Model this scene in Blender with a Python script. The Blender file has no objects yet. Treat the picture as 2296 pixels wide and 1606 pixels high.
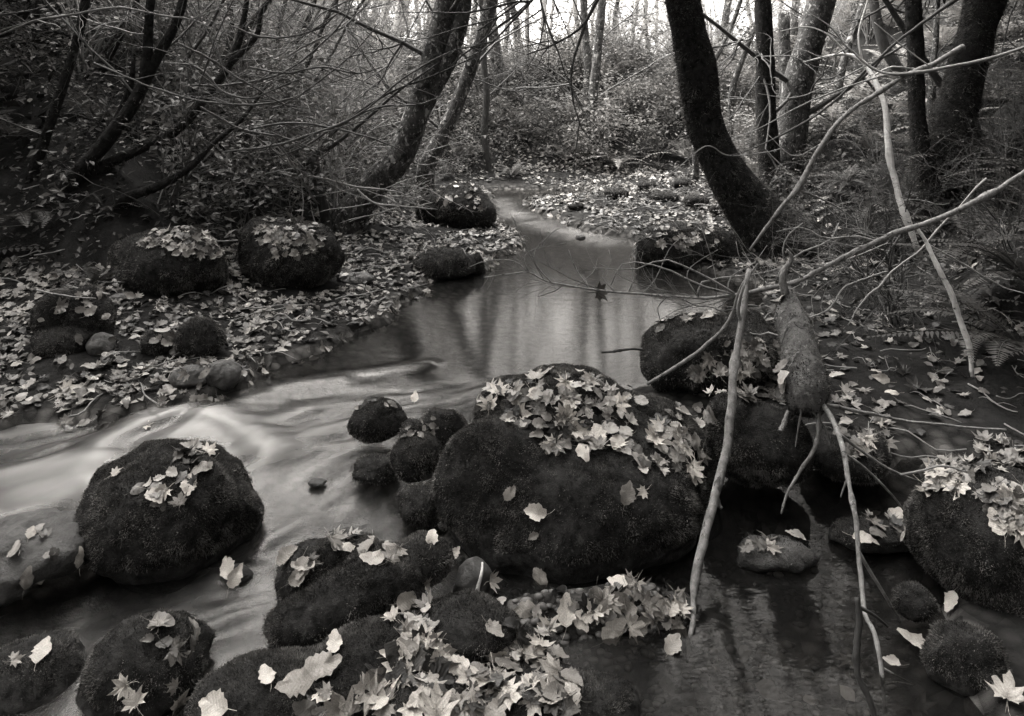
import bpy, math, random
import numpy as np
from mathutils import Vector, Matrix
from mathutils.bvhtree import BVHTree

random.seed(7)
rng = np.random.default_rng(7)
scene = bpy.context.scene
COL = scene.collection
R = math.radians

# ------------------------------------------------------------------ camera, sky, sun, exposure
CAM_H, FP, UC, VH = 1.70, 1704.0, 1148.0, 200.0
cam_data = bpy.data.cameras.new("camera")
cam = bpy.data.objects.new("camera", cam_data)
COL.objects.link(cam)
cam.location = (0, 0, CAM_H)
cam.rotation_euler = (R(90), 0, 0)
cam_data.sensor_width = 36.0
cam_data.lens = 36.0 * FP / 2296.0
cam_data.shift_y = -(803.0 - VH) / 2296.0      # a view camera, level, with the lens lowered
cam_data.clip_end = 600
scene.camera = cam

SUN_EL, SUN_ROT = R(60), R(-50)
world = bpy.data.worlds.new("World")
scene.world = world
world.use_nodes = True
wn, wl = world.node_tree.nodes, world.node_tree.links
bg = wn["Background"]
sky = wn.new("ShaderNodeTexSky")
sky.sky_type = 'NISHITA'
sky.sun_disc = False
sky.sun_elevation = SUN_EL
sky.sun_rotation = SUN_ROT
sky.dust_density = 4.0
bw = wn.new("ShaderNodeRGBToBW")
tint = wn.new("ShaderNodeMix"); tint.data_type = 'RGBA'; tint.blend_type = 'MULTIPLY'
tint.inputs["Factor"].default_value = 1.0
tint.inputs[7].default_value = (1.0, 0.968, 0.93, 1)
wl.new(sky.outputs[0], bw.inputs[0])
wl.new(bw.outputs[0], tint.inputs[6])
wl.new(tint.outputs[2], bg.inputs["Color"])
bg.inputs["Strength"].default_value = 0.15

sd = bpy.data.lights.new("sun", 'SUN')
sd.energy = 1.4
sd.angle = R(75)
sd.color = (1.0, 0.968, 0.93)
sun = bpy.data.objects.new("sun", sd)
COL.objects.link(sun)
sdir = Vector((math.sin(SUN_ROT) * math.cos(SUN_EL), math.cos(SUN_ROT) * math.cos(SUN_EL), math.sin(SUN_EL)))
sun.rotation_euler = sdir.to_track_quat('Z', 'Y').to_euler()

scene.view_settings.view_transform = 'Standard'
scene.view_settings.look = 'None'
scene.view_settings.gamma = 1.0
scene.view_settings.exposure = 3.02
scene.render.engine = 'CYCLES'
scene.cycles.use_denoising = True
scene.cycles.max_bounces = 6
scene.cycles.diffuse_bounces = 3
scene.cycles.transparent_max_bounces = 8
scene.cycles.volume_bounces = 0

# ------------------------------------------------------------------ numeric helpers
def _h(ix, iy, iz):
    n = (ix.astype(np.uint32) * np.uint32(374761393) + iy.astype(np.uint32) * np.uint32(668265263)
         + iz.astype(np.uint32) * np.uint32(1274126177))
    n = (n ^ (n >> np.uint32(13))) * np.uint32(1274126177)
    n = n ^ (n >> np.uint32(16))
    return n.astype(np.float64) / 4294967295.0

def vnoise(P):
    P = np.asarray(P, float)
    I = np.floor(P).astype(np.int64)
    F = P - I
    F = F * F * (3 - 2 * F)
    out = 0
    for dx in (0, 1):
        wx = F[:, 0] if dx else 1 - F[:, 0]
        for dy in (0, 1):
            wy = F[:, 1] if dy else 1 - F[:, 1]
            for dz in (0, 1):
                wz = F[:, 2] if dz else 1 - F[:, 2]
                out = out + wx * wy * wz * _h(I[:, 0] + dx, I[:, 1] + dy, I[:, 2] + dz)
    return out * 2 - 1

def fbm(P, octv=4):
    s, a, t = 0, 1.0, 0
    P = np.asarray(P, float)
    for k in range(octv):
        s = s + a * vnoise(P * 2 ** k + 17.3 * k)
        t += a
        a *= 0.5
    return s / t

def sstep(a, b, x):
    t = np.clip((x - a) / (b - a), 0, 1)
    return t * t * (3 - 2 * t)

def P3(u, v, y):
    return np.array([(u - UC) / FP * y, y, CAM_H - (v - VH) / FP * y])

def zw(x, y):
    return 0.17 * sstep(2.35, 4.0, y) + 0.012 * np.maximum(0, y - 8)

def Gw(u, v):
    z = 0.2
    for _ in range(12):
        y = FP * (CAM_H - z) / (v - VH)
        z = float(zw(0, np.array(y)))
    return ((u - UC) / FP * y, y)

def project(P):
    P = np.asarray(P)
    return UC + P[:, 0] / P[:, 1] * FP, VH - (P[:, 2] - CAM_H) / P[:, 1] * FP

def seg_dist(px, py, pts, closed=False):
    d = np.full(px.shape, 1e9)
    tt = np.zeros(px.shape)
    n = len(pts)
    for i in range(n if closed else n - 1):
        ax, ay = pts[i]; bx, by = pts[(i + 1) % n]
        vx, vy = bx - ax, by - ay
        t = np.clip(((px - ax) * vx + (py - ay) * vy) / (vx * vx + vy * vy + 1e-12), 0, 1)
        q = np.hypot(px - ax - t * vx, py - ay - t * vy)
        m = q < d
        tt = np.where(m, (i + t) / max(1, n - 1), tt)
        d = np.minimum(d, q)
    return d, tt

def inside(px, py, poly):
    c = np.zeros(px.shape, bool)
    n = len(poly)
    for i in range(n):
        ax, ay = poly[i]; bx, by = poly[(i + 1) % n]
        cond = ((ay > py) != (by > py))
        xx = (bx - ax) * (py - ay) / (by - ay + 1e-12) + ax
        c ^= cond & (px < xx)
    return c

# ------------------------------------------------------------------ mesh helpers
def mesh(name, V, F, mat, smooth=True, attrs=None):
    V = np.ascontiguousarray(V, np.float32); F = np.ascontiguousarray(F, np.int32)
    me = bpy.data.meshes.new(name)
    k = F.shape[1]
    me.vertices.add(len(V)); me.vertices.foreach_set("co", V.ravel())
    me.loops.add(F.size); me.loops.foreach_set("vertex_index", F.ravel())
    me.polygons.add(len(F))
    me.polygons.foreach_set("loop_start", np.arange(0, F.size, k, dtype=np.int32))
    me.polygons.foreach_set("use_smooth", np.full(len(F), smooth, bool))
    me.update(calc_edges=True)
    if attrs:
        for nm, val in attrs.items():
            a = me.attributes.new(nm, 'FLOAT', 'POINT')
            a.data.foreach_set("value", np.ascontiguousarray(val, np.float32))
    me.materials.append(mat)
    return me

def link(name, data, parent=None, loc=None):
    o = bpy.data.objects.new(name, data)
    COL.objects.link(o)
    if parent is not None:
        o.parent = parent
    if loc is not None:
        o.location = loc
    return o

def tag(o, label=None, cat=None, group=None, kind=None):
    if label: o["label"] = label
    if cat: o["category"] = cat
    if group: o["group"] = group
    if kind: o["kind"] = kind
    return o

def obj(name, V, F, mat, parent=None, base=None, smooth=True, attrs=None):
    """one mesh object; V in world space, base the thing's origin"""
    V = np.asarray(V, float)
    if base is not None:
        V = V - np.asarray(base)
    me = mesh(name, V, F, mat, smooth, attrs)
    if parent is not None:
        return link(name, me, parent)
    return link(name, me, None, tuple(base) if base is not None else None)

def empty(name, loc, label, cat, group=None):
    o = link(name, None, None, tuple(loc))
    o.empty_display_size = 0.1
    return tag(o, label, cat, group)

def copy_tree(o, parent=None):
    c = o.copy()
    COL.objects.link(c)
    if parent is not None:
        c.parent = parent
    for ch in list(o.children):
        copy_tree(ch, c)
    return c

class Acc:
    def __init__(s):
        s.V, s.F, s.T, s.n = [], [], [], 0
    def add(s, V, F, tone=0.5):
        V = np.asarray(V, float)
        s.V.append(V); s.F.append(np.asarray(F, int) + s.n)
        s.T.append(np.full(len(V), tone) if np.isscalar(tone) else tone)
        s.n += len(V)
    def get(s):
        return np.concatenate(s.V), np.concatenate(s.F), np.concatenate(s.T)
    def make(s, name, mat, parent=None, base=None, smooth=True):
        V, F, T = s.get()
        return obj(name, V, F, mat, parent, base, smooth, {"tone": T})

def catmull(pts, n):
    pts = np.asarray(pts, float)
    if len(pts) == 2:
        t = np.linspace(0, 1, n)[:, None]
        return pts[0] * (1 - t) + pts[1] * t
    p = np.vstack([2 * pts[0] - pts[1], pts, 2 * pts[-1] - pts[-2]])
    out = []
    m = len(pts) - 1
    for s in np.linspace(0, m - 1e-9, n):
        i = int(s); t = s - i
        a, b, c, d = p[i], p[i + 1], p[i + 2], p[i + 3]
        out.append(0.5 * (2 * b + (c - a) * t + (2 * a - 5 * b + 4 * c - d) * t * t + (3 * b - a - 3 * c + d) * t ** 3))
    return np.array(out)

def tube(pts, rad, k=6, cap=True, rough=0.0, seed=0.0):
    pts = np.asarray(pts, float); n = len(pts)
    rad = np.broadcast_to(np.asarray(rad, float), (n,))
    t = np.gradient(pts, axis=0)
    t /= np.linalg.norm(t, axis=1)[:, None] + 1e-12
    up = np.array([0.0, 1, 0]) if abs(t[0][1]) < 0.9 else np.array([1.0, 0, 0])
    V = []
    a = np.arange(k) / k * 2 * math.pi
    nrm = up - t[0] * (up @ t[0]); nrm /= np.linalg.norm(nrm)
    for i in range(n):
        nrm = nrm - t[i] * (nrm @ t[i]); nrm /= np.linalg.norm(nrm) + 1e-12
        b = np.cross(t[i], nrm)
        V.append(pts[i] + rad[i] * (np.cos(a)[:, None] * nrm + np.sin(a)[:, None] * b))
    V = np.concatenate(V)
    if rough:
        c = np.repeat(pts, k, axis=0)
        rr = np.repeat(rad, k)
        d = V - c
        nz = fbm(V / (rr.mean() * 2.2) + seed, 4)
        V = c + d * (1 + rough * nz)[:, None]
    i = np.arange(n - 1)[:, None] * k
    j = np.arange(k)[None, :]; j2 = (j + 1) % k
    A, B, C, D = (i + j).ravel(), (i + j2).ravel(), (i + k + j2).ravel(), (i + k + j).ravel()
    F = np.concatenate([np.stack([A, B, C], 1), np.stack([A, C, D], 1)])
    if cap:
        V = np.vstack([V, pts[0], pts[-1]])
        e = n * k
        jj = np.arange(k)
        F = np.concatenate([F, np.stack([np.full(k, e), (jj + 1) % k, jj], 1),
                            np.stack([np.full(k, e + 1), (n - 1) * k + jj, (n - 1) * k + (jj + 1) % k], 1)])
    return V, F

# ------------------------------------------------------------------ materials (all neutral: the print is black and white)
def new_mat(name):
    m = bpy.data.materials.new(name); m.use_nodes = True
    nt = m.node_tree
    return m, nt.nodes, nt.links, nt.nodes["Principled BSDF"]

def grey(x):
    return (x, x * 0.985, x * 0.965, 1)

def ramp(n, l, src, stops):
    r = n.new("ShaderNodeValToRGB")
    el = r.color_ramp.elements
    while len(el) < len(stops): el.new(0.5)
    for e, (p, g) in zip(el, stops):
        e.position = p; e.color = grey(g)
    l.new(src, r.inputs[0])
    return r.outputs[0]

def noise(n, l, scale, detail=6, rough=0.6, co=None, dist=0.0):
    t = n.new("ShaderNodeTexNoise")
    t.inputs["Scale"].default_value = scale; t.inputs["Detail"].default_value = detail
    t.inputs["Roughness"].default_value = rough; t.inputs["Distortion"].default_value = dist
    if co is not None: l.new(co, t.inputs["Vector"])
    return t.outputs["Fac"]

def mixc(n, l, fac, a, b, mode='MIX'):
    m = n.new("ShaderNodeMix"); m.data_type = 'RGBA'; m.blend_type = mode
    for k, v in ((0, fac), (6, a), (7, b)):
        if isinstance(v, bpy.types.NodeSocket): l.new(v, m.inputs[k])
        else: m.inputs[k].default_value = v if k == 0 else grey(v)
    return m.outputs[2]

def bump(n, l, b, h, strength, dist=0.01):
    bp = n.new("ShaderNodeBump")
    bp.inputs["Strength"].default_value = strength; bp.inputs["Distance"].default_value = dist
    l.new(h, bp.inputs["Height"]); l.new(bp.outputs[0], b.inputs["Normal"])

def coords(n, l, scale=(1, 1, 1)):
    tc = n.new("ShaderNodeTexCoord")
    mp = n.new("ShaderNodeMapping"); mp.inputs["Scale"].default_value = scale
    l.new(tc.outputs["Object"], mp.inputs["Vector"])
    return mp.outputs[0]

def surf(name, lo, hi, scale, bstr=0.6, bdist=0.01, rough=0.85, patch=None, stretch=(1, 1, 1), spec=0.3, wet=False):
    """mottled surface; patch = (scale, threshold, value) adds crisp lichen or moss patches"""
    m, n, l, b = new_mat(name)
    co = coords(n, l, stretch)
    nz = noise(n, l, scale, 8, 0.65, co)
    c = ramp(n, l, nz, [(0.3, lo), (0.7, hi)])
    if patch:
        for (ps, th, val) in patch:
            f = noise(n, l, ps, 5, 0.6, co, 0.6)
            mk = ramp(n, l, f, [(th, 0.0), (th + 0.05, 1.0)])
            c = mixc(n, l, mk, c, val)
    b.inputs["Roughness"].default_value = rough
    if wet:          # bare wet stone at the waterline
        at = n.new("ShaderNodeAttribute"); at.attribute_name = "wet"
        c = mixc(n, l, at.outputs["Fac"], c, ramp(n, l, noise(n, l, 30, 5, 0.6, co), [(0.35, 0.012), (0.65, 0.06)]))
        mr = n.new("ShaderNodeMapRange"); mr.inputs[3].default_value = rough; mr.inputs[4].default_value = 0.3
        l.new(at.outputs["Fac"], mr.inputs[0]); l.new(mr.outputs[0], b.inputs["Roughness"])
    l.new(c, b.inputs["Base Color"])
    b.inputs["Specular IOR Level"].default_value = spec
    bump(n, l, b, noise(n, l, scale * 3, 8, 0.7, co), bstr, bdist)
    return m

def toned(name, lo, hi, rough=0.6, spec=0.35, trans=0.0, obj_attr=False, nscale=14):
    """leaf-like surface: tone (0..1) per leaf picks the base grey"""
    m, n, l, b = new_mat(name)
    at = n.new("ShaderNodeAttribute")
    at.attribute_name = "tone"
    at.attribute_type = 'OBJECT' if obj_attr else 'GEOMETRY'
    c = ramp(n, l, at.outputs["Fac"], [(0.0, lo), (1.0, hi)])
    co = coords(n, l)
    nz = noise(n, l, nscale, 5, 0.6, co)
    c = mixc(n, l, 1.0, c, ramp(n, l, nz, [(0.3, 0.62), (0.62, 1.0)]), 'MULTIPLY')
    if nscale > 20:
        sp = noise(n, l, nscale * 2.4, 3, 0.5, co)
        c = mixc(n, l, 1.0, c, ramp(n, l, sp, [(0.28, 0.25), (0.36, 1.0)]), 'MULTIPLY')
    if obj_attr:      # side veins, darker threads slanting off the midrib
        sx = n.new("ShaderNodeSeparateXYZ"); l.new(co, sx.inputs[0])
        ab = n.new("ShaderNodeMath"); ab.operation = 'ABSOLUTE'; l.new(sx.outputs[0], ab.inputs[0])
        mu = n.new("ShaderNodeMath"); mu.operation = 'MULTIPLY_ADD'; l.new(ab.outputs[0], mu.inputs[0]); mu.inputs[1].default_value = -0.75; l.new(sx.outputs[1], mu.inputs[2])
        sc = n.new("ShaderNodeMath"); sc.operation = 'MULTIPLY'; l.new(mu.outputs[0], sc.inputs[0]); sc.inputs[1].default_value = 62
        si = n.new("ShaderNodeMath"); si.operation = 'SINE'; l.new(sc.outputs[0], si.inputs[0])
        c = mixc(n, l, 1.0, c, ramp(n, l, si.outputs[0], [(0.75, 1.0), (1.0, 0.86)]), 'MULTIPLY')
        bump(n, l, b, si.outputs[0], 0.12, 0.003)
    l.new(c, b.inputs["Base Color"])
    b.inputs["Roughness"].default_value = rough
    b.inputs["Specular IOR Level"].default_value = spec
    if trans:
        td = n.new("ShaderNodeBsdfTranslucent"); l.new(c, td.inputs["Color"])
        mx = n.new("ShaderNodeMixShader"); mx.inputs[0].default_value = trans
        l.new(b.outputs[0], mx.inputs[1]); l.new(td.outputs[0], mx.inputs[2])
        l.new(mx.outputs[0], n["Material Output"].inputs["Surface"])
    return m

M = {}
M['moss'] = surf("moss", 0.008, 0.06, 28, 0.9, 0.012, 0.95, spec=0.08, patch=[(7, 0.60, 0.015), (10, 0.66, 0.09)], wet=True)
M['moss_blades'] = toned("moss_blades", 0.008, 0.34, 0.85, 0.12, 0.15)
M['rock'] = surf("bare_rock", 0.05, 0.17, 11, 1.0, 0.02, 0.5, patch=[(5, 0.60, 0.03), (40, 0.64, 0.16)], wet=True)
M['veined'] = surf("veined_rock", 0.05, 0.11, 9, 0.6, 0.01, 0.5)
M['bark_moss'] = surf("mossy_bark", 0.012, 0.06, 22, 1.0, 0.03, 0.95, patch=[(8, 0.60, 0.015), (9, 0.67, 0.16), (30, 0.68, 0.2)], spec=0.08)
M['bark_dark'] = surf("dark_bark", 0.025, 0.085, 16, 0.9, 0.015, 0.9, patch=[(18, 0.64, 0.18)], stretch=(1, 1, 0.5))
M['bark_lichen'] = surf("lichen_bark", 0.02, 0.11, 18, 1.0, 0.02, 0.9, patch=[(26, 0.54, 0.14), (8, 0.56, 0.02), (12, 0.60, 0.42), (34, 0.60, 0.45)], stretch=(1, 1, 0.7))
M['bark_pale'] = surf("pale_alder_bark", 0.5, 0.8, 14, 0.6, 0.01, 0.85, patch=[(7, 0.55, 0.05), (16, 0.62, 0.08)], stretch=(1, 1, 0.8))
M['stick_pale'] = surf("pale_stick_bark", 0.09, 0.36, 40, 0.7, 0.006, 0.7, patch=[(24, 0.60, 0.05), (60, 0.62, 0.45)], stretch=(1, 1, 0.7))
M['stick_dark'] = surf("wet_stick_bark", 0.03, 0.09, 30, 0.5, 0.004, 0.5)
M['stump'] = surf("rotten_stump_bark", 0.05, 0.2, 24, 1.0, 0.02, 0.9, patch=[(18, 0.58, 0.03), (40, 0.6, 0.26)], stretch=(1, 1, 0.6))
M['birch'] = surf("white_sapling_bark", 0.5, 0.78, 14, 0.5, 0.004, 0.7, patch=[(22, 0.63, 0.06)], stretch=(1, 1, 2.5))
M['twig'] = surf("twig_bark", 0.05, 0.13, 30, 0.3, 0.003, 0.7)
M['twig_pale'] = surf("pale_twig_bark", 0.16, 0.34, 30, 0.3, 0.003, 0.7)
M['fern'] = toned("fern_leaf", 0.02, 0.13, 0.6, 0.3, 0.25)
M['foliage'] = toned("shrub_leaf", 0.022, 0.20, 0.55, 0.3, 0.25)
M['shade_conifer'] = toned("conifer_needle", 0.012, 0.04, 0.8, 0.15, 0.05)
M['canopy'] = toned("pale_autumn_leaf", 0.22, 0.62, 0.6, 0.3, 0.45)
M['foliage_pale'] = toned("painted_lit_shrub_leaf", 0.02, 0.40, 0.55, 0.3, 0.35)  # lighter copy of the shrub leaf; brightness of the far hill painted in
M['litter'] = toned("fallen_leaf_litter", 0.02, 0.46, 0.5, 0.4, 0.0, nscale=30)
M['leaf'] = toned("fallen_leaf", 0.02, 0.7, 0.5, 0.4, 0.0, True, nscale=32)

# ground: earth on the banks, gravel in the stream bed
m, n, l, b = new_mat("forest_soil")
co = coords(n, l)
at = n.new("ShaderNodeAttribute"); at.attribute_name = "bed"
soil = ramp(n, l, noise(n, l, 7, 8, 0.7, co), [(0.3, 0.005), (0.7, 0.028)])
vo = n.new("ShaderNodeTexVoronoi"); vo.inputs["Scale"].default_value = 17; l.new(co, vo.inputs["Vector"])
peb = ramp(n, l, vo.outputs["Color"], [(0.1, 0.03), (0.9, 0.16)])
peb = mixc(n, l, 1.0, peb, ramp(n, l, vo.outputs["Distance"], [(0.25, 1.0), (0.7, 0.25)]), 'MULTIPLY')
l.new(mixc(n, l, at.outputs["Fac"], soil, peb), b.inputs["Base Color"])
b.inputs["Roughness"].default_value = 0.95
b.inputs["Specular IOR Level"].default_value = 0.12
bump(n, l, b, noise(n, l, 25, 8, 0.7, co), 0.8, 0.02)
M['soil'] = m

# stream water: clear dark water with a mirror skin, milky where it breaks
m, n, l, b = new_mat("stream_water")
out = n["Material Output"]
n.remove(b)
co = coords(n, l)
at = n.new("ShaderNodeAttribute"); at.attribute_name = "foam"
rip = n.new("ShaderNodeAttribute"); rip.attribute_name = "ripple"
tr = n.new("ShaderNodeBsdfTransparent"); tr.inputs[0].default_value = grey(0.55)
mur = n.new("ShaderNodeBsdfDiffuse"); mur.inputs[0].default_value = grey(0.02)
body = n.new("ShaderNodeMixShader"); body.inputs[0].default_value = 0.35
l.new(tr.outputs[0], body.inputs[1]); l.new(mur.outputs[0], body.inputs[2])
foam = n.new("ShaderNodeBsdfDiffuse"); foam.inputs[0].default_value = grey(0.42)
fm = n.new("ShaderNodeMixShader")
l.new(at.outputs["Fac"], fm.inputs[0]); l.new(body.outputs[0], fm.inputs[1]); l.new(foam.outputs[0], fm.inputs[2])
gl = n.new("ShaderNodeBsdfGlossy"); gl.inputs[0].default_value = grey(1.0)
rr = n.new("ShaderNodeMapRange"); rr.inputs[3].default_value = 0.05; rr.inputs[4].default_value = 0.30
l.new(rip.outputs["Fac"], rr.inputs[0]); l.new(rr.outputs[0], gl.inputs["Roughness"])
fr = n.new("ShaderNodeFresnel"); fr.inputs[0].default_value = 1.33
ms = n.new("ShaderNodeMixShader")
l.new(fr.outputs[0], ms.inputs[0]); l.new(fm.outputs[0], ms.inputs[1]); l.new(gl.outputs[0], ms.inputs[2])
bp = n.new("ShaderNodeBump"); bp.inputs["Strength"].default_value = 0.05; bp.inputs["Distance"].default_value = 0.02
l.new(noise(n, l, 9, 3, 0.5, coords(n, l, (1, 2.5, 1))), bp.inputs["Height"])
for q in (gl, fr): l.new(bp.outputs[0], q.inputs["Normal"])
l.new(ms.outputs[0], out.inputs["Surface"])
M['water'] = m

# ------------------------------------------------------------------ terrain
LEFT_SHORE = [(0, 985), (150, 962), (300, 935), (420, 892), (540, 862), (640, 805), (760, 772), (850, 735), (905, 690),
              (935, 650), (1000, 625), (1080, 605), (1095, 580), (1180, 545), (1140, 512), (1112, 470), (1108, 440), (1102, 426)]
RIGHT_SHORE = [(1300, 426), (1330, 438), (1185, 448), (1195, 470), (1330, 520), (1430, 536), (1425, 585), (1560, 605),
               (1720, 640), (1700, 700), (1470, 850), (1500, 950), (1600, 980), (1650, 1012), (1800, 1045), (1930, 1065),
               (2020, 1000), (2070, 1010), (2030, 1110), (2060, 1230), (2110, 1390), (2150, 1606)]
WPOLY = [(-9, 0.9), (-9, 3.9), (-4, 3.65)] + [Gw(*p) for p in LEFT_SHORE] + [Gw(*p) for p in RIGHT_SHORE] + [(1.5, 0.9)]
ISLANDS = [(Gw(1330, 1380), 0.30, 0.10, 0.13), (Gw(1480, 1370), 0.22, 0.1, 0.13), (Gw(1150, 1400), 0.25, 0.12, 0.13),
           (Gw(950, 1560), 0.5, 0.25, 0.12), (Gw(1330, 940), 0.5, 0.3, 0.1)]

def terrain(x, y):
    x = np.asarray(x, float); y = np.asarray(y, float)
    J = np.stack([x.ravel() * 3.2, y.ravel() * 3.2, 0 * x.ravel()], 1)
    jx = x + 0.16 * fbm(J, 3).reshape(x.shape); jy = y + 0.16 * fbm(J + 31.7, 3).reshape(x.shape)
    d, _ = seg_dist(jx, jy, WPOLY, True)
    ins = inside(jx, jy, WPOLY)
    w = zw(x, y)
    P = np.stack([x, y, np.zeros_like(x)], -1).reshape(-1, 3)
    nz = fbm(P * 0.9, 5).reshape(x.shape)
    nf = fbm(P * 5.0 + 40, 4).reshape(x.shape)
    left = (x < -0.2 + 0.02 * y)
    flat = np.where(left, 1.35, np.where(y > 7.2, 1.6, 0.75))
    flat = np.where(y < 1.2, 0.8, flat)
    slope = np.where(left, 0.72, 0.62)
    hill = 0.04 + 0.09 * np.minimum(d, flat) + slope * np.maximum(0, d - flat) * sstep(0, 1.2, np.maximum(0, d - flat) + 0.25)
    # the far hillside beyond the bend: gentle
    far = 0.06 + 0.10 * np.minimum(d, 1.2) + 0.55 * np.maximum(0, y - 12.4)
    wf = sstep(10.5, 13.0, y) * sstep(6.5, 3.0, np.abs(x - 0.9 - 0.05 * y))
    hill = hill * (1 - wf) + far * wf
    cap = 1.85 + 0.55 * np.maximum(0, np.abs(x - 0.08 * y) - 0.16 * y - 1.4) + 0.015 * np.maximum(0, y - 18)
    cap = np.minimum(cap, 9.0)
    k = 0.35
    hh = np.clip(0.5 + 0.5 * (cap - hill) / k, 0, 1)
    hill = cap * (1 - hh) + hill * hh - k * hh * (1 - hh)
    hout = w + hill + nz * 0.22 * sstep(0.3, 2.5, d) + nf * 0.035 * sstep(0, 0.3, d)
    hin = w - 0.02 - 0.11 * sstep(0, 0.45, d) + nf * 0.02
    for (cx, cy), rx, ry, hgt in ISLANDS:
        hin = hin + hgt * np.exp(-((x - cx) / rx) ** 2 - ((y - cy) / ry) ** 2)
    return np.where(ins, hin, hout), np.where(ins, 1.0, np.exp(-d / 0.12)), np.where(ins, -d, d)

def warp(lo, hi, f0, f1, fine, grow):
    a = list(np.arange(f0, f1, fine))
    s, x = fine, f1
    while x < hi:
        a.append(x); s *= grow; x += s
    a.append(hi)
    s, x = fine, f0
    pre = []
    while x > lo:
        s *= grow; x -= s; pre.append(x)
    return np.array(pre[::-1] + a)

gx = warp(-70, 70, -4.5, 4.5, 0.06, 1.06)
gy = warp(-25, 160, 1.4, 10.5, 0.06, 1.06)
X, Y = np.meshgrid(gx, gy)
TZ, TB, TD = terrain(X, Y)
def grid_faces(ny, nx):
    i = np.arange((ny - 1) * (nx - 1))
    a = i // (nx - 1) * nx + i % (nx - 1)
    return np.stack([a, a + 1, a + nx + 1, a + nx], 1)
TV = np.stack([X.ravel(), Y.ravel(), TZ.ravel()], 1)
TF = grid_faces(len(gy), len(gx))
ground = obj("ground", TV, TF, M['soil'], attrs={"bed": TB.ravel()})
tag(ground, "dark forest floor of the ravine rising from the stream", "ground", kind="structure")
bvh_t = BVHTree.FromPolygons([tuple(v) for v in TV], [tuple(f) for f in TF])

def ht(x, y):
    r = bvh_t.ray_cast(Vector((x, y, 60)), Vector((0, 0, -1)))
    return r[0].z if r[0] is not None else 0.0

def cast_t(u, v):
    d = Vector(((u - UC) / FP, 1, -(v - VH) / FP)).normalized()
    return bvh_t.ray_cast(Vector((0, 0, CAM_H)), d)[0]

# ------------------------------------------------------------------ water
wx = np.arange(-4.2, 2.6, 0.022); wy = np.concatenate([np.arange(1.0, 4.6, 0.022), np.arange(4.6, 13.0, 0.08)])
wx = np.concatenate([np.arange(-9, -4.2, 0.15), wx])
WX, WY = np.meshgrid(wx, wy)
WZ = zw(WX, WY)
foam = np.zeros_like(WX)
rip = np.maximum(sstep(4.3, 3.6, WY) * sstep(0.5, 0.1, WX) * 0.9, 0.25 * sstep(3.6, 4.2, WY))
# streaks where the water breaks: (centre line, half width m, strength, rise m)
STREAKS = [([(230, 1000), (330, 948), (430, 932), (530, 955), (610, 1015)], 0.075, 0.62, 0.035),
           ([(330, 985), (450, 965), (560, 985), (620, 1010)], 0.10, 0.42, 0.02),
           ([(-120, 1110), (0, 1085), (100, 1062), (200, 1045)], 0.10, 0.62, 0.03),
           ([(0, 1130), (120, 1105), (215, 1075)], 0.09, 0.45, 0.0),
           ([(-50, 1020), (120, 1000), (260, 975)], 0.05, 0.16, 0.01),
           ([(500, 1022), (590, 1016), (640, 1018)], 0.05, 0.45, 0.01),
           ([(560, 965), (650, 935), (690, 920)], 0.05, 0.32, 0.015),
           ([(500, 1315), (420, 1370), (350, 1405), (270, 1470), (190, 1530)], 0.06, 0.6, 0.02),
           ([(420, 1345), (330, 1400), (240, 1440)], 0.06, 0.3, 0.0),
           ([(700, 1060), (800, 1010), (890, 1000)], 0.05, 0.22, 0.01),
           ([(600, 1110), (700, 1060), (760, 1040)], 0.05, 0.18, 0.0),
           ([(540, 900), (640, 870), (760, 850)], 0.05, 0.22, 0.015),
           ([(640, 870), (740, 845), (860, 830), (960, 815)], 0.04, 0.18, 0.01),
           ([(700, 910), (820, 880), (960, 860), (1050, 850)], 0.06, 0.2, 0.0),
           ([(600, 1220), (640, 1200), (700, 1170)], 0.025, 0.35, 0.01),
           ([(570, 1310), (590, 1300), (620, 1305)], 0.03, 0.4, 0.01),
           ([(540, 1345), (560, 1330), (590, 1340)], 0.035, 0.35, 0.0),
           ([(1560, 975), (1600, 995), (1640, 1020), (1680, 1050)], 0.03, 0.4, 0.0),
           ([(1640, 1045), (1700, 1055), (1760, 1075)], 0.05, 0.22, 0.0),
           ([(1980, 1030), (2015, 1010), (2040, 995)], 0.03, 0.3, 0.0),
           ([(1115, 450), (1150, 480), (1230, 510)], 0.25, 0.45, 0.0),
           ([(1180, 490), (1280, 520), (1360, 545)], 0.30, 0.4, 0.0)]
fx, fy = WX.ravel(), WY.ravel()
PW = np.stack([fx, fy, np.zeros_like(fx)], 1)
# stream-wise stretched noise: flow runs roughly from upper right to lower left
ang = R(28)
su, sv = fx * math.cos(ang) + fy * math.sin(ang), -fx * math.sin(ang) + fy * math.cos(ang)
warpn = fbm(PW * 2.2 + 9, 3)
streak_n = fbm(np.stack([su * 1.6 + warpn * 0.7, sv * 7.5 + warpn * 1.8, 0 * su], 1), 4)
streak_f = fbm(np.stack([su * 4.5 + warpn, sv * 16 + warpn * 2.5, 0 * su + 5], 1), 3)
foam_f = np.zeros_like(fx); lift = np.zeros_like(fx)
for pts, hw, st, rise in STREAKS:
    w_ = [Gw(*p) for p in pts]
    d, t = seg_dist(fx, fy, catmull(np.array(w_), 14))
    e = np.exp(-(d / (hw * (0.8 + 0.35 * streak_n))) ** 2) * (0.55 + 0.45 * np.sin(np.pi * np.clip(t, 0.05, 0.95)))
    foam_f = np.maximum(foam_f, st * e * (0.85 + 0.35 * streak_n))
    lift = np.maximum(lift, rise * np.exp(-(d / (hw * 1.6)) ** 2))
rapid = sstep(4.1, 3.7, fy) * sstep(2.2, 2.5, fy) * sstep(0.35, 0.1, fx)
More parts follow.
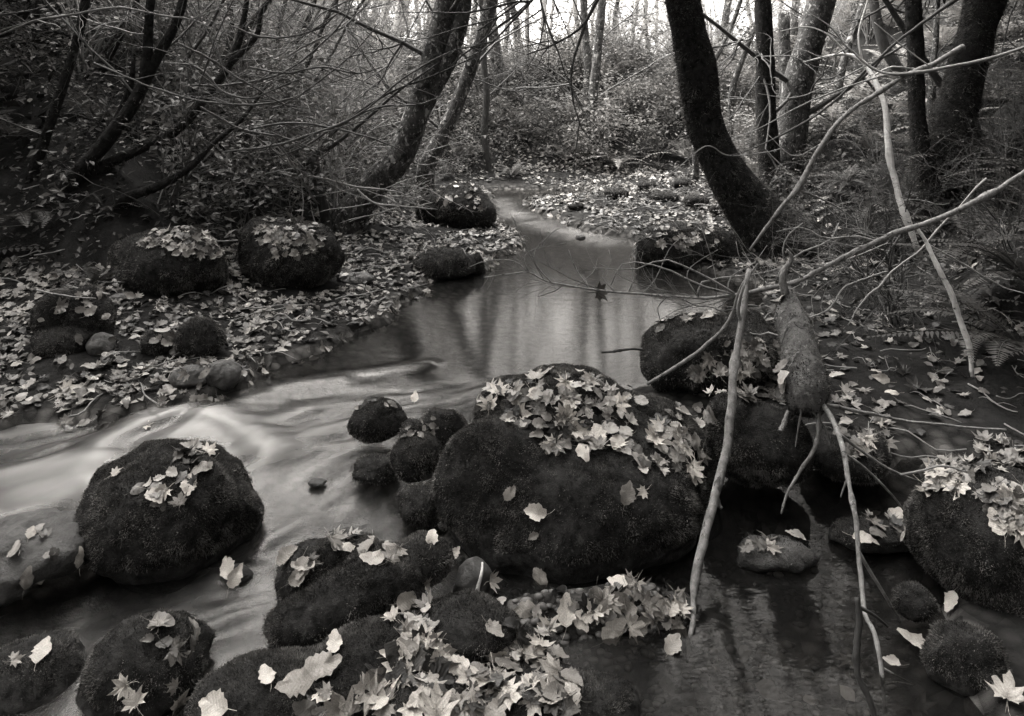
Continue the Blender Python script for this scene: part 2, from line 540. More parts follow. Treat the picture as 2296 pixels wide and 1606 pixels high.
foam_f = np.maximum(foam_f, rapid * np.clip(0.01 + 0.26 * (streak_n + 0.6 * streak_f), 0, 1))
foam_f = np.clip(foam_f * np.clip(0.85 + 0.75 * streak_f + 0.35 * streak_n, 0.2, 1.6) * (0.55 + 0.40 * sstep(2.75, 3.1, fy)), 0, 0.9)
WZf = WZ.ravel() + lift + rapid * (0.018 * streak_n + 0.009 * streak_f)
water = obj("stream_water", np.stack([fx, fy, WZf], 1), grid_faces(*WX.shape), M['water'],
            attrs={"foam": foam_f, "ripple": rip.ravel()})
tag(water, "smooth dark stream with a pale pool and milky rapids", "water", kind="structure")

# ------------------------------------------------------------------ rocks
_ico = {}
def ico(level):
    if level not in _ico:
        import bmesh
        bm = bmesh.new(); bmesh.ops.create_icosphere(bm, subdivisions=level, radius=1)
        V = np.array([v.co[:] for v in bm.verts]); F = np.array([[v.index for v in f.verts] for f in bm.faces])
        bm.free(); _ico[level] = (V, F)
    return _ico[level]

SOLIDS = []          # (verts, faces) of everything leaves may lie on
def blades(V, F, density, length, zmin=-9, seed=0, up=0.35, width=0.0022, facing=None, cap=110000):
    """short moss strands over a surface"""
    g = np.random.default_rng(seed)
    A, B, C = V[F[:, 0]], V[F[:, 1]], V[F[:, 2]]
    N = np.cross(B - A, C - A); ar = np.linalg.norm(N, axis=1) / 2
    N = N / (2 * ar[:, None] + 1e-12)
    cen = (A + B + C) / 3
    vis = (cen[:, 2] > zmin) & ((N * (np.array([0, 0, CAM_H]) - cen)).sum(1) > -0.25 * np.linalg.norm(cen, axis=1))
    p = ar * vis * (0.25 + 1.5 * sstep(-0.35, 0.25, fbm(cen * 7 + seed, 3)))
    cnt = int(min(cap, (ar * vis).sum() * density))
    if cnt < 20: return None
    idx = g.choice(len(F), cnt, p=p / p.sum())
    r1, r2 = np.sqrt(g.random(cnt)), g.random(cnt)
    Q = A[idx] * (1 - r1)[:, None] + B[idx] * (r1 * (1 - r2))[:, None] + C[idx] * (r1 * r2)[:, None]
    nn = N[idx]
    clump = fbm(Q * 22 + 3, 2)
    L = length * (0.5 + g.random(cnt)) * (1 + 0.8 * clump)
    dr = nn + np.array([0, 0, up]) * 0.4 + g.normal(0, 0.55, (cnt, 3))
    dr /= np.linalg.norm(dr, axis=1)[:, None]
    side = np.cross(dr, g.normal(0, 1, (cnt, 3))); side /= np.linalg.norm(side, axis=1)[:, None] + 1e-9
    w = width * (0.7 + 0.6 * g.random(cnt))[:, None]
    tip = Q + dr * L[:, None]; tip[:, 2] -= L * 0.25
    VV = np.stack([Q - side * w - nn * 0.003, Q + side * w - nn * 0.003, tip], 1).reshape(-1, 3)
    FF = np.arange(cnt * 3).reshape(-1, 3)
    tone = np.repeat(np.clip(0.32 + 0.55 * clump + 0.35 * fbm(Q * 6 + 8, 2) + 0.3 * g.normal(0, 1, cnt) * 0.6, 0, 1), 3)
    return VV, FF, tone

def rock(label, lobes, y, mat='moss', level=5, amp=0.10, freq=3.0, seed=0, ky=0.85, moss=1.0, group=None, name=None, flat=0.0, ridge=False, facets=6):
    """lobes: (u, v, w, h, dy) screen-size ellipsoids at depth y + dy, smoothly joined"""
    if y is None:            # resting on the bank: the depth where the ground shows at the rock's foot
        lb = lobes[0]
        hit = cast_t(lb[0], lb[1] + lb[3] * 0.40)
        y = hit.y + 0.5 * lb[2] / 2 / FP * hit.y
    L = []
    for lb in lobes:
        u, v, w, h = lb[:4]; dy = lb[4] if len(lb) > 4 else 0.0
        yy = y + dy
        c = P3(u, v, yy)
        rx, ha = w / 2 / FP * yy, h / 2 / FP * yy
        ry = rx * ky if len(lb) < 6 else lb[5]
        t = (v - VH) / FP
        ry = min(ry, 0.85 * ha / max(t, 0.1))
        rz = math.sqrt(max((0.45 * ha) ** 2, ha * ha - (ry * t) ** 2))
        L.append((c, np.array([rx, ry, rz])))
    cen = np.mean([c for c, _ in L], axis=0)
    D, F = ico(level)
    def field(Pt):
        s = 0
        for c, r in L:
            q = np.linalg.norm((Pt - c) / r, axis=1)
            s = s + np.exp(-11.0 * (q - 1.0) * min(1.0, r.min() / 0.12 + 0.3))
        return s
    lo = np.zeros(len(D)); hi = np.full(len(D), 4.0)
    for _ in range(26):
        mid = (lo + hi) / 2
        inn = field(cen + D * mid[:, None]) > 1.0
        lo = np.where(inn, mid, lo); hi = np.where(inn, hi, mid)
    size = float(np.mean(lo))
    Pt = cen + D * lo[:, None]
    gf = np.random.default_rng(seed * 13 + 5)
    for _ in range(facets):      # broken faces
        nn = gf.normal(0, 1, 3); nn[2] = abs(nn[2]) * 0.8; nn /= np.linalg.norm(nn)
        pr = (Pt - cen) @ nn
        lim = pr.max() * gf.uniform(0.80, 0.95)
        k_ = np.where(pr > lim, (lim + (pr - lim) * 0.18) / np.maximum(pr, 1e-6), 1.0)
        lo = lo * k_; Pt = cen + D * lo[:, None]
    n1 = fbm(Pt / size * freq * 0.45 + seed * 7.7, 4)
    if ridge:
        n1 = 0.35 - 1.6 * np.abs(n1)
    Pt = cen + D * (lo * (1 + amp * n1 * 1.4) )[:, None]
    Pt = Pt + (D * (fbm(Pt * 16 + seed, 3) * 0.012)[:, None])
    nm = name or ("mossy_rock" if mat == 'moss' else "rock")
    base = np.array([cen[0], cen[1], Pt[:, 2].min()])
    z0 = float(zw(0, np.array(cen[1])))
    wet = sstep(z0 + 0.055, z0 + 0.015, Pt[:, 2] + 0.04 * fbm(Pt * 9 + seed, 3))
    o = obj(nm, Pt, F, M[mat], base=base, attrs={"wet": wet})
    tag(o, label, "rock", group)
    SOLIDS.append((Pt, F))
    if moss > 0:
        dens = moss * min(110000, 85000 * (2.6 / y) ** 1.5)
        b = blades(Pt, F, dens, 0.0048 + 0.0011 * y, zmin=z0 + 0.03, seed=seed + 1, width=0.0008 + 0.0004 * y)
        if b:
            mo = obj("moss", b[0], b[1], M['moss_blades'], parent=o, base=base, smooth=False, attrs={"tone": b[2]})
            mo["kind"] = "stuff"
    return o

def cy(v1, z=0.0):
    return FP * (CAM_H - z) / (v1 - VH)

rock("largest moss covered boulder in the stream, heaped with fallen leaves", [(1320, 1100, 540, 400), (1250, 945, 350, 260, 0.16), (1105, 1085, 250, 300, -0.12), (1430, 1040, 330, 320, 0.12), (1540, 1120, 170, 250, 0.1), (1200, 1180, 330, 240, -0.1)], 2.98, level=6, amp=0.12, facets=2, seed=1, moss=1.15)
rock("rounded mossy boulder in the rapids with a few pale leaves on its front shoulder", [(375, 1150, 370, 330), (330, 1070, 200, 170, 0.1), (450, 1070, 190, 160, 0.08), (500, 1150, 170, 200, 0.05), (270, 1180, 160, 220)], 2.82, level=6, amp=0.13, facets=4, seed=2)
rock("small round mossy rock standing alone in the stream above the largest boulder", [(845, 940, 130, 98)], 3.35, amp=0.1, seed=3)
rock("mossy rock wedged against the upper left flank of the largest boulder", [(995, 965, 110, 125, 0.15), (935, 1025, 120, 110), (925, 985, 70, 90, 0.05)], 3.08, amp=0.08, seed=4)
rock("small dark wet rock at the waterline below the wedged mossy rock", [(845, 1050, 105, 66)], 3.12, amp=0.14, seed=5, moss=0.5)
rock("knobbly dark mossy rock touching the lower left side of the largest boulder", [(945, 1135, 110, 95)], 2.88, amp=0.14, seed=6)
rock("steep mossy rock behind the long mossy log shaped rock", [(700, 1300, 170, 200), (780, 1240, 150, 100, 0.1)], 2.52, amp=0.1, facets=2, seed=7)
rock("long log shaped mossy rock lying diagonally below the largest boulder", [(690, 1390, 170, 140, -0.05), (770, 1345, 190, 150), (860, 1290, 200, 150, 0.06), (950, 1255, 140, 120, 0.12)], 2.42, level=6, amp=0.09, facets=0, seed=8, moss=1.2)
rock("low mossy rock at the bottom edge half buried in maple leaves", [(620, 1560, 420, 220, 0.0), (860, 1450, 280, 140, 0.14), (1050, 1400, 240, 150, 0.22), (960, 1580, 420, 220, 0.02), (1200, 1590, 340, 240, 0.02), (1150, 1460, 240, 130, 0.2)], 2.08, level=6, amp=0.09, facets=0, seed=9, moss=1.2)
rock("rounded mossy rock under the leaf heap beside the right hand channel", [(1345, 1580, 190, 160)], 2.1, amp=0.08, facets=1, seed=10)
rock("flat bare grey slab jutting in from the frame edge beside the rapids", [(60, 1225, 270, 170), (130, 1240, 130, 110), (0, 1300, 160, 120, -0.08)], 2.62, 'rock', amp=0.16, seed=11, moss=0, ridge=True)
rock("submerged looking dark rock in the bottom corner with one pale oval leaf", [(70, 1520, 260, 220)], 2.2, amp=0.08, facets=2, seed=12, moss=0.5)
rock("wet mossy rock at the bottom holding three pale maple leaves", [(330, 1500, 260, 260), (400, 1430, 160, 120, 0.1), (250, 1590, 240, 160, -0.05)], 2.18, amp=0.09, facets=2, seed=13, moss=0.6)
for lab, lb, y, mt, s, ms in [
    ("squat two humped mossy rock at the leafy bank", [(130, 715, 110, 140), (200, 710, 110, 130), (160, 760, 170, 90, -.05)], None, 'moss', 14, 1),
    ("small bare grey stone at the foot of the two humped mossy rock", [(228, 773, 66, 56)], None, 'rock', 15, 0),
    ("egg shaped mossy rock among the leaves of the bank", [(448, 760, 104, 92)], None, 'moss', 16, 1),
    ("low dark mossy rock capped by two pale leaves on the bank", [(358, 768, 78, 62)], None, 'moss', 17, 1),
    ("pale grey angular stone at the water's edge below the bank", [(425, 845, 90, 56)], None, 'rock', 18, 0),
    ("wedge shaped wet stone at the water's edge beside the pale grey angular stone", [(500, 842, 78, 76)], None, 'rock', 19, 0),
    ("dark flat stone peeping from the leaf drift below the twin boulders", [(800, 625, 80, 32)], None, 'rock', 20, 0),
    ("long low mossy rock at the head of the pool", [(1000, 592, 150, 74), (945, 600, 60, 34)], None, 'moss', 21, .6),
    ("small upright dark rock at the tip of the long low rock in the pool", [(1066, 594, 38, 60)], None, 'moss', 22, .5),
    ("broad mossy boulder with leaves on its crown, left of the twin boulders", [(390, 590, 270, 165), (300, 600, 110, 130)], None, 'moss', 23, .8),
    ("tall mossy boulder with leaves on its crown, nearer the pool than its twin", [(660, 575, 210, 165), (590, 560, 110, 150), (600, 520, 100, 70, .1)], None, 'moss', 24, .8),
    ("round topped mossy boulder beside the narrow upper stream", [(1045, 465, 165, 110), (990, 470, 110, 80)], None, 'moss', 25, .6),
    ("leaf strewn mossy boulder across the pool below the leaning trunk", [(1520, 548, 200, 96), (1600, 560, 140, 100), (1460, 560, 90, 70)], None, 'moss', 26, .6),
    ("mossy boulder at the near end of the pool with leaves along its ridge", [(1590, 785, 300, 165), (1500, 800, 140, 140, -.05), (1680, 760, 160, 130, .1)], 3.85, 'moss', 27, 1),
    ("shadowed mossy rock under the broken stump", [(1700, 990, 230, 200), (1640, 940, 110, 140)], 3.1, 'moss', 28, .8),
    ("dark rock in the shade right of the broken stump", [(1900, 1020, 180, 120), (1960, 1010, 90, 90)], 3.15, 'moss', 29, .6),
    ("large mossy boulder cut by the frame edge, two drifts of leaves on top", [(2230, 1190, 380, 330), (2130, 1120, 190, 150, .08), (2300, 1300, 300, 300, -.1)], 2.62, 'moss', 30, 1),
    ("round mossy rock in the bottom corner pool beside the forked stick", [(2165, 1485, 170, 180)], 2.2, 'moss', 31, 1),
    ("flat stone awash in the right hand channel", [(1740, 1240, 180, 84), (1690, 1255, 90, 60)], 2.72, 'rock', 32, .3),
    ("flat dark rock holding a clump of wet leaves in the channel", [(1965, 1200, 220, 84)], 2.8, 'moss', 33, .5),
    ("small mossy stone at the foot of the frame edge boulder", [(2052, 1350, 84, 84)], 2.4, 'moss', 34, .8),
    ("tiny wet stone breaking the surface of the lower rapids", [(710, 1082, 42, 22)], 3.1, 'rock', 36, 0),
    ("tiny dark stone in the middle of the narrow upper stream", [(1301, 533, 26, 16)], 7.0, 'rock', 37, 0),
    ("small stone snagging curled leaves in the lower rapids", [(528, 1295, 74, 60)], 2.62, 'rock', 38, 0),
    ("smooth brown pebble beside the veined stone", [(1052, 1352, 50, 42)], 2.5, 'rock', 39, 0),
    ("bleached stone lying on the leafy bank", [(268, 668, 44, 22)], None, 'veined', 40, 0),
    ]:
    rock(lab, lb, y, mt, 5, 0.11, seed=s, moss=ms)
ov = rock("dark smooth stone with a white vein under the largest boulder", [(1062, 1305, 92, 110)], 2.56, 'veined', 5, 0.06, seed=35, moss=0)
# its white quartz vein, a raised seam of the stone
vp = np.array([P3(u, v, 2.56) for u, v in [(1082, 1262), (1080, 1285), (1072, 1315), (1066, 1345)]])
_bv = BVHTree.FromPolygons([tuple(v) for v in SOLIDS[-1][0]], [tuple(f) for f in SOLIDS[-1][1]])
vv = []
for p in catmull(vp, 14):
    d = Vector(p) - Vector((0, 0, CAM_H)); h = _bv.ray_cast(Vector((0, 0, CAM_H)), d.normalized())[0]
    if h is not None: vv.append(np.array(h))
if len(vv) > 3:
    V, F = tube(np.array(vv), np.linspace(0.004, 0.0085, len(vv)), 6)
    obj("quartz_vein", V, F, M['birch'], parent=ov, base=np.array(ov.location))
# little mossy stones on the far gravel and bank
for k, (u, v, w, h) in enumerate([(1380, 432, 60, 22), (1490, 442, 70, 26), (1560, 450, 60, 30), (1450, 415, 44, 20), (1290, 462, 40, 14), (1620, 470, 60, 30), (1530, 410, 50, 24)]):
    hit = cast_t(u, v + h * 0.4)
    rock("low mossy stone on the leafy flat beyond the pool", [(u, v, w, h)], hit.y, 'moss', 3, 0.12, seed=50 + k, moss=0.4, group="mossy stones on the far flat")
# pebbles of the shallow bed
peb = Acc()
PV, PF = ico(2)
for k in range(520):
    u, v = rng.uniform(1080, 1480), rng.uniform(1310, 1500)
    if k > 260: u, v = rng.uniform(1450, 2000), rng.uniform(1250, 1606)
    hit = cast_t(u, v)
    s = rng.uniform(0.006, 0.02)
    V = PV * np.array([s, s * rng.uniform(.6, 1), s * rng.uniform(.4, .7)]) * (1 + 0.2 * fbm(PV * 1.3 + k, 2))[:, None]
    peb.add(V + np.array(hit), PF, rng.random())
M['pebble'] = toned("pebble", 0.03, 0.16, 0.4, 0.5, nscale=12)
o = peb.make("gravel", M['pebble'])
tag(o, "small wet pebbles of the shallow stream bed", "gravel", kind="stuff")

# ------------------------------------------------------------------ everything solid, for laying leaves on it
def build_bvh():
    Vs, Fs, n = [], [], 0
    for V, F in SOLIDS:
        Vs.append(V); Fs.append(F + n); n += len(V)
    tri = np.concatenate([TF[:, [0, 1, 2]], TF[:, [0, 2, 3]]]) + n
    Vs.append(TV); Fs.append(tri)
    return BVHTree.FromPolygons(np.concatenate(Vs).tolist(), np.concatenate(Fs).tolist())

CAMV = Vector((0, 0, CAM_H))
def cast(u, v):
    d = Vector(((u - UC) / FP, 1, -(v - VH) / FP)).normalized()
    h, nrm, _, _ = BVH.ray_cast(CAMV, d)
    if h is None: return None, None
    if nrm.dot(d) > 0: nrm = -nrm
    return h, nrm

# ------------------------------------------------------------------ tree trunks, saplings and sticks
def trunk_path(pts, y, dy=0.0, n=24, base_hit=True, sink=0.15):
    """pts: (u, v) from the foot up; the foot stands where the ground shows at the first point"""
    if base_hit:
        h = cast_t(*pts[0])
        if h is not None and abs(h.y - y) < 2.5: y = h.y
    out = []
    v0, v1 = pts[0][1], pts[-1][1]
    for (u, v) in pts:
        f = (v0 - v) / (v0 - v1 + 1e-9)
        out.append(P3(u, v, y + dy * f))
    out = np.array(out)
    foot = out[0].copy(); foot[2] = min(foot[2], ht(foot[0], foot[1])) - sink
    out = np.vstack([foot[None], out])
    return catmull(out, n), y

def rad_px(ws, n, path):
    w = np.interp(np.linspace(0, 1, n), np.linspace(0, 1, len(ws)), ws)
    return w / 2 / FP * path[:, 1]

def twig_tree(acc, p, d, length, r, depth, g, k=3, spread=0.6, droop=0.0, tone=0.5, kids=(2, 4), tips=None):
    n = 6
    pts = [np.array(p)]
    d = np.array(d, float)
    for i in range(n):
        d = d + g.normal(0, 0.12, 3) + np.array([0, 0, -droop])
        d /= np.linalg.norm(d)
        pts.append(pts[-1] + d * length / n)
    pts = np.array(pts)
    V, F = tube(pts, np.linspace(r, r * 0.45, n + 1), k, cap=False)
    acc.add(V, F, tone)
    if tips is not None: tips.append((pts[-1], d))
    if depth > 0:
        for _ in range(g.integers(*kids) + 1):
            i = g.integers(1, n + 1)
            dd = d * 0.8 + g.normal(0, spread, 3); dd /= np.linalg.norm(dd)
            twig_tree(acc, pts[i], dd, length * g.uniform(0.4, 0.75), r * 0.5, depth - 1, g, k, spread, droop, tone, kids, tips)

def leaf_kites(P, size, g, flat=0.5, aspect=0.55):
    """many small folded leaves as kite pairs, one per point"""
    n = len(P)
    a = g.uniform(0, 2 * np.pi, n)
    dr = np.stack([np.cos(a), np.sin(a), g.normal(-0.25, 0.4, n)], 1); dr /= np.linalg.norm(dr, axis=1)[:, None]
    up = np.stack([g.normal(0, 1 - flat, n), g.normal(0, 1 - flat, n), np.ones(n)], 1)
    sd_ = np.cross(dr, up); sd_ /= np.linalg.norm(sd_, axis=1)[:, None] + 1e-9
    up = np.cross(sd_, dr)
    s = (size * g.uniform(0.6, 1.35, n))[:, None]
    A = P - dr * s * 0.5; B = P + dr * s * 0.5
    Lf = P + sd_ * s * aspect / 2 + up * s * 0.10 - dr * s * 0.05
    Rt = P - sd_ * s * aspect / 2 + up * s * 0.10 - dr * s * 0.05
    V = np.stack([A, Lf, B, Rt], 1).reshape(-1, 3)
    i = np.arange(n)[:, None] * 4
    F = np.concatenate([i + np.array([0, 1, 2]), i + np.array([0, 2, 3])])
    return V, F

def tree(name, label, cat, pts, widths, y, bark, dy=0.0, k=10, rough=0.22, n=26, stems=(), limbs=0, group=None, moss=0, seed=0, twigmat='twig', hit=True, limb_len=1.6, crown=0, crown_to=(0, 0), reach=1.0):
    path, y = trunk_path(pts, y, dy, n, hit)
    base = path[0] + np.array([0, 0, 0.15])
    t = empty(name, base, label, cat, group)
    g = np.random.default_rng(100 + seed)
    ws = [widths[0] * 1.12] + list(widths)
    rad = rad_px(ws, n, path)
    V, F = tube(path, rad, k, True, rough, seed * 3.1)
    obj("trunk", V, F, M[bark], t, base)
    SOLIDS.append((V, F))
    if moss:
        bl = blades(V, F, moss, 0.022, seed=seed, width=0.0026, up=-0.6)
        if bl:
            mo = obj("moss", bl[0], bl[1], M['moss_blades'], t, base, False, {"tone": bl[2] * 0.9}); mo["kind"] = "stuff"
    for (sp, sw) in stems:
        # a second stem or limb, starting at the trunk
        q = np.array([P3(u, v, y + dy * 0.5) for (u, v) in sp])
        q = catmull(q, 18)
        V, F = tube(q, rad_px(sw, 18, q), 8, True, rough, seed + 5)
        obj("limb", V, F, M[bark], t, base)
    if crown:  # unseen leafy crown above the frame, added to darken water and banks
        acc = Acc(); tips = []
        for i in range(9):
            d = np.array([g.normal(0, 1) + crown_to[0], g.normal(0, 1) + crown_to[1], g.uniform(0.6, 1.5)])
            twig_tree(acc, path[-1 - i % 2], d / np.linalg.norm(d), g.uniform(1.4, 2.6) * reach, rad[-1] * 0.4, 3, g, 4, 0.5, 0.0, 0.5, (2, 4), tips)
        acc.make("limb", M['twig'], t, base)
        Pn = np.array([a for a, _ in tips]); ii = g.integers(0, len(Pn), crown)
        LQ = Pn[ii] + g.normal(0, 0.25, (crown, 3)); LQ = LQ[LQ[:, 2] > 1.95 + 0.1174 * LQ[:, 1]]; crown = len(LQ)
        LV, LF = leaf_kites(LQ, 0.09, g)
        c = obj("crown", LV, LF, M['foliage'], t, base, False, {"tone": np.repeat(g.random(crown), 4)}); c["kind"] = "stuff"
    for i in range(limbs):
        f = g.uniform(0.35, 0.98); j = int(f * (n - 1))
        acc = Acc()
        d = np.array([g.choice([-1, 1]) * g.uniform(0.4, 1), g.uniform(-0.6, 0.6), g.uniform(0.3, 1.1)])
        twig_tree(acc, path[j], d / np.linalg.norm(d), limb_len * g.uniform(0.6, 1.3), max(0.006, rad[j] * 0.22), 3, g, 4, 0.55, 0.03)
        acc.make("limb", M[twigmat], t, base)
    return t, path, y

tree("mossy_tree", "thick black mossy trunk leaning left with pale bare patches, foot beside the pool", "tree",
     [(1745, 545), (1690, 478), (1625, 385), (1580, 270), (1555, 120), (1530, 0), (1505, -120)], [170, 112, 94, 86, 78, 74, 70], 6.6, 'bark_moss', 0.0, 20, 0.3, 34, moss=5200, seed=1, crown=3400, crown_to=(-0.9, -0.6), reach=1.4)
tree("mossy_tree", "thick dark mossy trunk leaning right, nearest the frame edge", "tree",
     [(2010, 545), (2065, 440), (2115, 330), (2150, 220), (2185, 90), (2215, -30), (2240, -130)], [165, 104, 90, 82, 78, 76, 74], 4.9, 'bark_moss', 0.3, 20, 0.3, 34, moss=6500, seed=2, crown=2400, crown_to=(-0.3, -0.4))
tree("mossy_tree", "slender mossy trunk standing straight just right of the thick left leaning one", "tree",
     [(1745, 470), (1728, 380), (1718, 250), (1716, 120), (1710, 0), (1705, -120)], [54, 48, 44, 40, 36, 34], 7.6, 'bark_moss', 0.2, 10, 0.2, 26, moss=2500, seed=3, limbs=2, crown=1200)
tree("lichen_tree", "grey trunk spotted with pale lichen, leaning right between mossy trunks", "tree",
     [(1735, 440), (1768, 330), (1785, 210), (1815, 100), (1845, -10), (1870, -120)], [80, 72, 66, 64, 62, 60], 8.4, 'bark_lichen', 0.3, 12, 0.22, 26, seed=4, limbs=3)
tree("alder_tree", "short pale snag rising behind the slender mossy trunk", "tree",
     [(1760, 330), (1762, 180), (1757, 30)], [32, 30, 26], 9.2, 'bark_lichen', 0.2, 8, 0.2, 16, seed=5)
tree("mossy_tree", "thin dark trunk just left of the frame edge leaning one", "tree",
     [(2092, 460), (2070, 380), (2056, 250), (2053, 120), (2046, -20), (2040, -120)], [46, 40, 36, 36, 34, 32], 6.0, 'bark_moss', 0.2, 9, 0.2, 24, moss=2500, seed=6, crown=1800)
tree("mossy_tree", "thin dark pole leaning steeply left behind the white bent sapling", "tree",
     [(2185, 275), (2110, 190), (2050, 100), (1985, 0), (1930, -90)], [20, 18, 15, 13, 12], 6.6, 'bark_dark', 0.2, 7, 0.2, 20, seed=7, hit=False)
tree("mossy_tree", "curved dark stem leaning left high on the ferny slope", "tree",
     [(2040, 190), (1990, 120), (1965, 40), (1950, -60)], [28, 24, 22, 20], 9.0, 'bark_dark', 0.2, 7, 0.2, 18, seed=8, limbs=2)
tree("mossy_tree", "mottled dark trunk with white lichen leaning right from the far end of the bank", "tree",
     [(770, 510), (830, 425), (900, 345), (940, 240), (972, 130), (1005, 0), (1030, -120)], [78, 68, 62, 56, 52, 52, 50], 8.2, 'bark_lichen', 0.4, 14, 0.2, 32, moss=1500, seed=9, limbs=3, crown=3600, crown_to=(0.5, -0.9), reach=1.5,
     stems=[([(912, 320), (948, 245), (1000, 150), (1034, 50), (1050, -60)], [40, 38, 36, 32, 30])])
tree("mossy_tree", "leaning trunk with a pale mottled upper half, second from the narrow stream", "tree",
     [(955, 380), (990, 310), (1030, 220), (1062, 130), (1092, 40), (1120, -90)], [42, 36, 33, 31, 31, 29], 9.2, 'bark_lichen', 0.3, 10, 0.22, 26, seed=10, limbs=3, crown=2400, crown_to=(0.2, -0.9), reach=1.4)
tree("alder_tree", "thin straight dark trunk with its foot at the stream bend", "tree",
     [(1096, 385), (1086, 300), (1091, 220), (1084, 130), (1088, 60), (1078, 0), (1078, -100)], [16, 15, 13, 12, 11], 10.6, 'bark_dark', 0.2, 8, 0.2, 22, seed=11, limbs=3)
tree("alder_tree", "dark trunk leaning left above the stream bend", "tree",
     [(1140, 290), (1124, 200), (1108, 90), (1092, -20), (1080, -110)], [28, 28, 26, 24, 22], 12.5, 'bark_lichen', 0.2, 8, 0.2, 22, seed=12, limbs=3)
tree("alder_tree", "right one of the twin thin trunks on the far ferny hillside", "tree",
     [(1322, 320), (1330, 220), (1340, 110), (1350, 0), (1354, -100)], [20, 22, 20, 18, 17], 12.8, 'bark_lichen', 0.2, 8, 0.2, 22, seed=13, limbs=3)
tree("alder_tree", "left one of the twin thin trunks on the far ferny hillside", "tree",
     [(1312, 250), (1318, 150), (1310, 50), (1306, -90)], [18, 18, 17, 16], 14.0, 'bark_lichen', 0.2, 8, 0.2, 20, seed=14, limbs=3)
tree("alder_tree", "pale smooth alder trunk standing alone behind the left hand thicket", "tree",
     [(728, 235), (722, 150), (714, 60), (708, -80)], [30, 27, 25, 24], 12.5, 'bark_pale', 0.2, 9, 0.12, 20, seed=15, limbs=4, twigmat='twig_pale')
tree("alder_tree", "pale mottled alder leaning right, left of the thick lichen spotted leaner", "tree",
     [(850, 275), (872, 180), (892, 70), (912, -60)], [32, 30, 28, 26], 11.8, 'bark_pale', 0.2, 9, 0.2, 20, seed=16, limbs=3, twigmat='twig_pale')
tree("alder_tree", "pale thin alder stem crossing behind the leaning alder", "tree",
     [(830, 240), (848, 140), (862, 40), (875, -70)], [20, 19, 17, 16], 12.6, 'bark_pale', 0.2, 8, 0.15, 18, seed=17, limbs=3, twigmat='twig_pale')
tree("alder_tree", "dark forked stem among the bright twigs of the back wood", "tree",
     [(806, 205), (798, 130), (785, 60), (765, -40)], [22, 20, 16, 14], 12.6, 'bark_dark', 0.2, 8, 0.2, 18, seed=18, limbs=6)
tree("mossy_tree", "dark slanting trunk in the upper corner thicket, nearest the frame edge", "tree",
     [(70, 400), (115, 270), (155, 150), (185, 40), (205, -80)], [26, 23, 21, 19, 18], 6.2, 'bark_moss', 0.2, 9, 0.2, 24, moss=1500, seed=19, limbs=3)
tree("mossy_tree", "dark slanting trunk of the thicket forking into two heavy limbs", "tree",
     [(150, 420), (235, 320), (300, 230), (345, 140), (395, 50), (425, -60)], [36, 33, 30, 26, 22, 18], 6.4, 'bark_moss', 0.3, 10, 0.2, 26, moss=1500, seed=20, limbs=3, crown=2600, crown_to=(0.9, -0.2), reach=1.5,
     stems=[([(325, 180), (332, 100), (335, 30), (345, -50)], [26, 22, 20, 18]), ([(240, 318), (290, 200), (300, 130)], [18, 14, 9])])
tree("mossy_tree", "low arching dark trunk sweeping right out of the thicket", "tree",
     [(215, 385), (310, 335), (400, 290), (460, 220), (520, 135), (545, 50), (560, -40)], [28, 24, 20, 18, 17, 13, 9], 6.6, 'bark_moss', 0.2, 9, 0.2, 28, moss=1500, seed=21, limbs=2, crown=2600, crown_to=(0.9, -0.4), reach=1.5,
     stems=[([(520, 140), (575, 80), (590, 20), (640, -40)], [16, 13, 10, 8])])
tree("mossy_tree", "low dark limb lying along the shadowed bank above the twin boulders", "tree",
     [(270, 450), (350, 420), (420, 380), (480, 320), (540, 270), (600, 190)], [24, 20, 16, 12, 9, 5], 6.0, 'bark_moss', 0.4, 8, 0.2, 24, seed=22)
for k, (pts, w, y, lab) in enumerate([
    ([(20, 330), (40, 200), (75, 80), (95, -60)], 16, 7.0, "thin dark stem leaning right at the frame edge behind the corner slanting trunk"),
    ([(150, 330), (190, 230), (250, 120), (300, 20), (320, -60)], 15, 7.2, "thin stem leaning right between the two slanting dark trunks"),
    ([(215, 300), (260, 210), (320, 90), (350, -60)], 13, 7.6, "thin stem behind the forking dark trunk, leaning with it"),
    ([(400, 300), (430, 230), (445, 120), (480, -40)], 14, 8.0, "thin stem standing behind the low arching dark trunk"),
    ([(470, 330), (500, 260), (495, 170), (520, 60), (500, -60)], 15, 7.8, "crooked dark stem rising right of the low arching trunk"),
    ([(600, 300), (640, 210), (660, 120), (700, 20), (712, -60)], 14, 9.0, "thin leaning stem left of the lone pale alder"),
    ([(560, 320), (575, 230), (615, 140), (630, 40), (660, -60)], 12, 8.6, "slim stem halfway between the arching trunk and the pale alder"),
    ([(1560, 230), (1595, 150), (1640, 60), (1680, -60)], 12, 11.0, "thin stem leaning right just behind the thick left leaning trunk"),
    ([(1640, 220), (1665, 130), (1700, 40), (1720, -60)], 13, 11.0, "thin dark stem between the thick left leaning trunk and the slender one"),
    ([(1880, 200), (1900, 110), (1935, 10), (1950, -60)], 16, 10.0, "thin stem leaning right beyond the lichen spotted trunk"),
    ([(2090, 180), (2098, 90), (2105, -60)], 14, 8.0, "straight pale stem just left of the frame edge leaning trunk")]):
    tree("mossy_tree", lab, "tree", pts, [w * 1.2, w, w * 0.9, w * 0.75], y, ('bark_moss' if k < 6 else 'bark_lichen'), 0.3, 7, 0.2, 20, seed=60 + k, hit=False, limbs=3)
gg = np.random.default_rng(333)
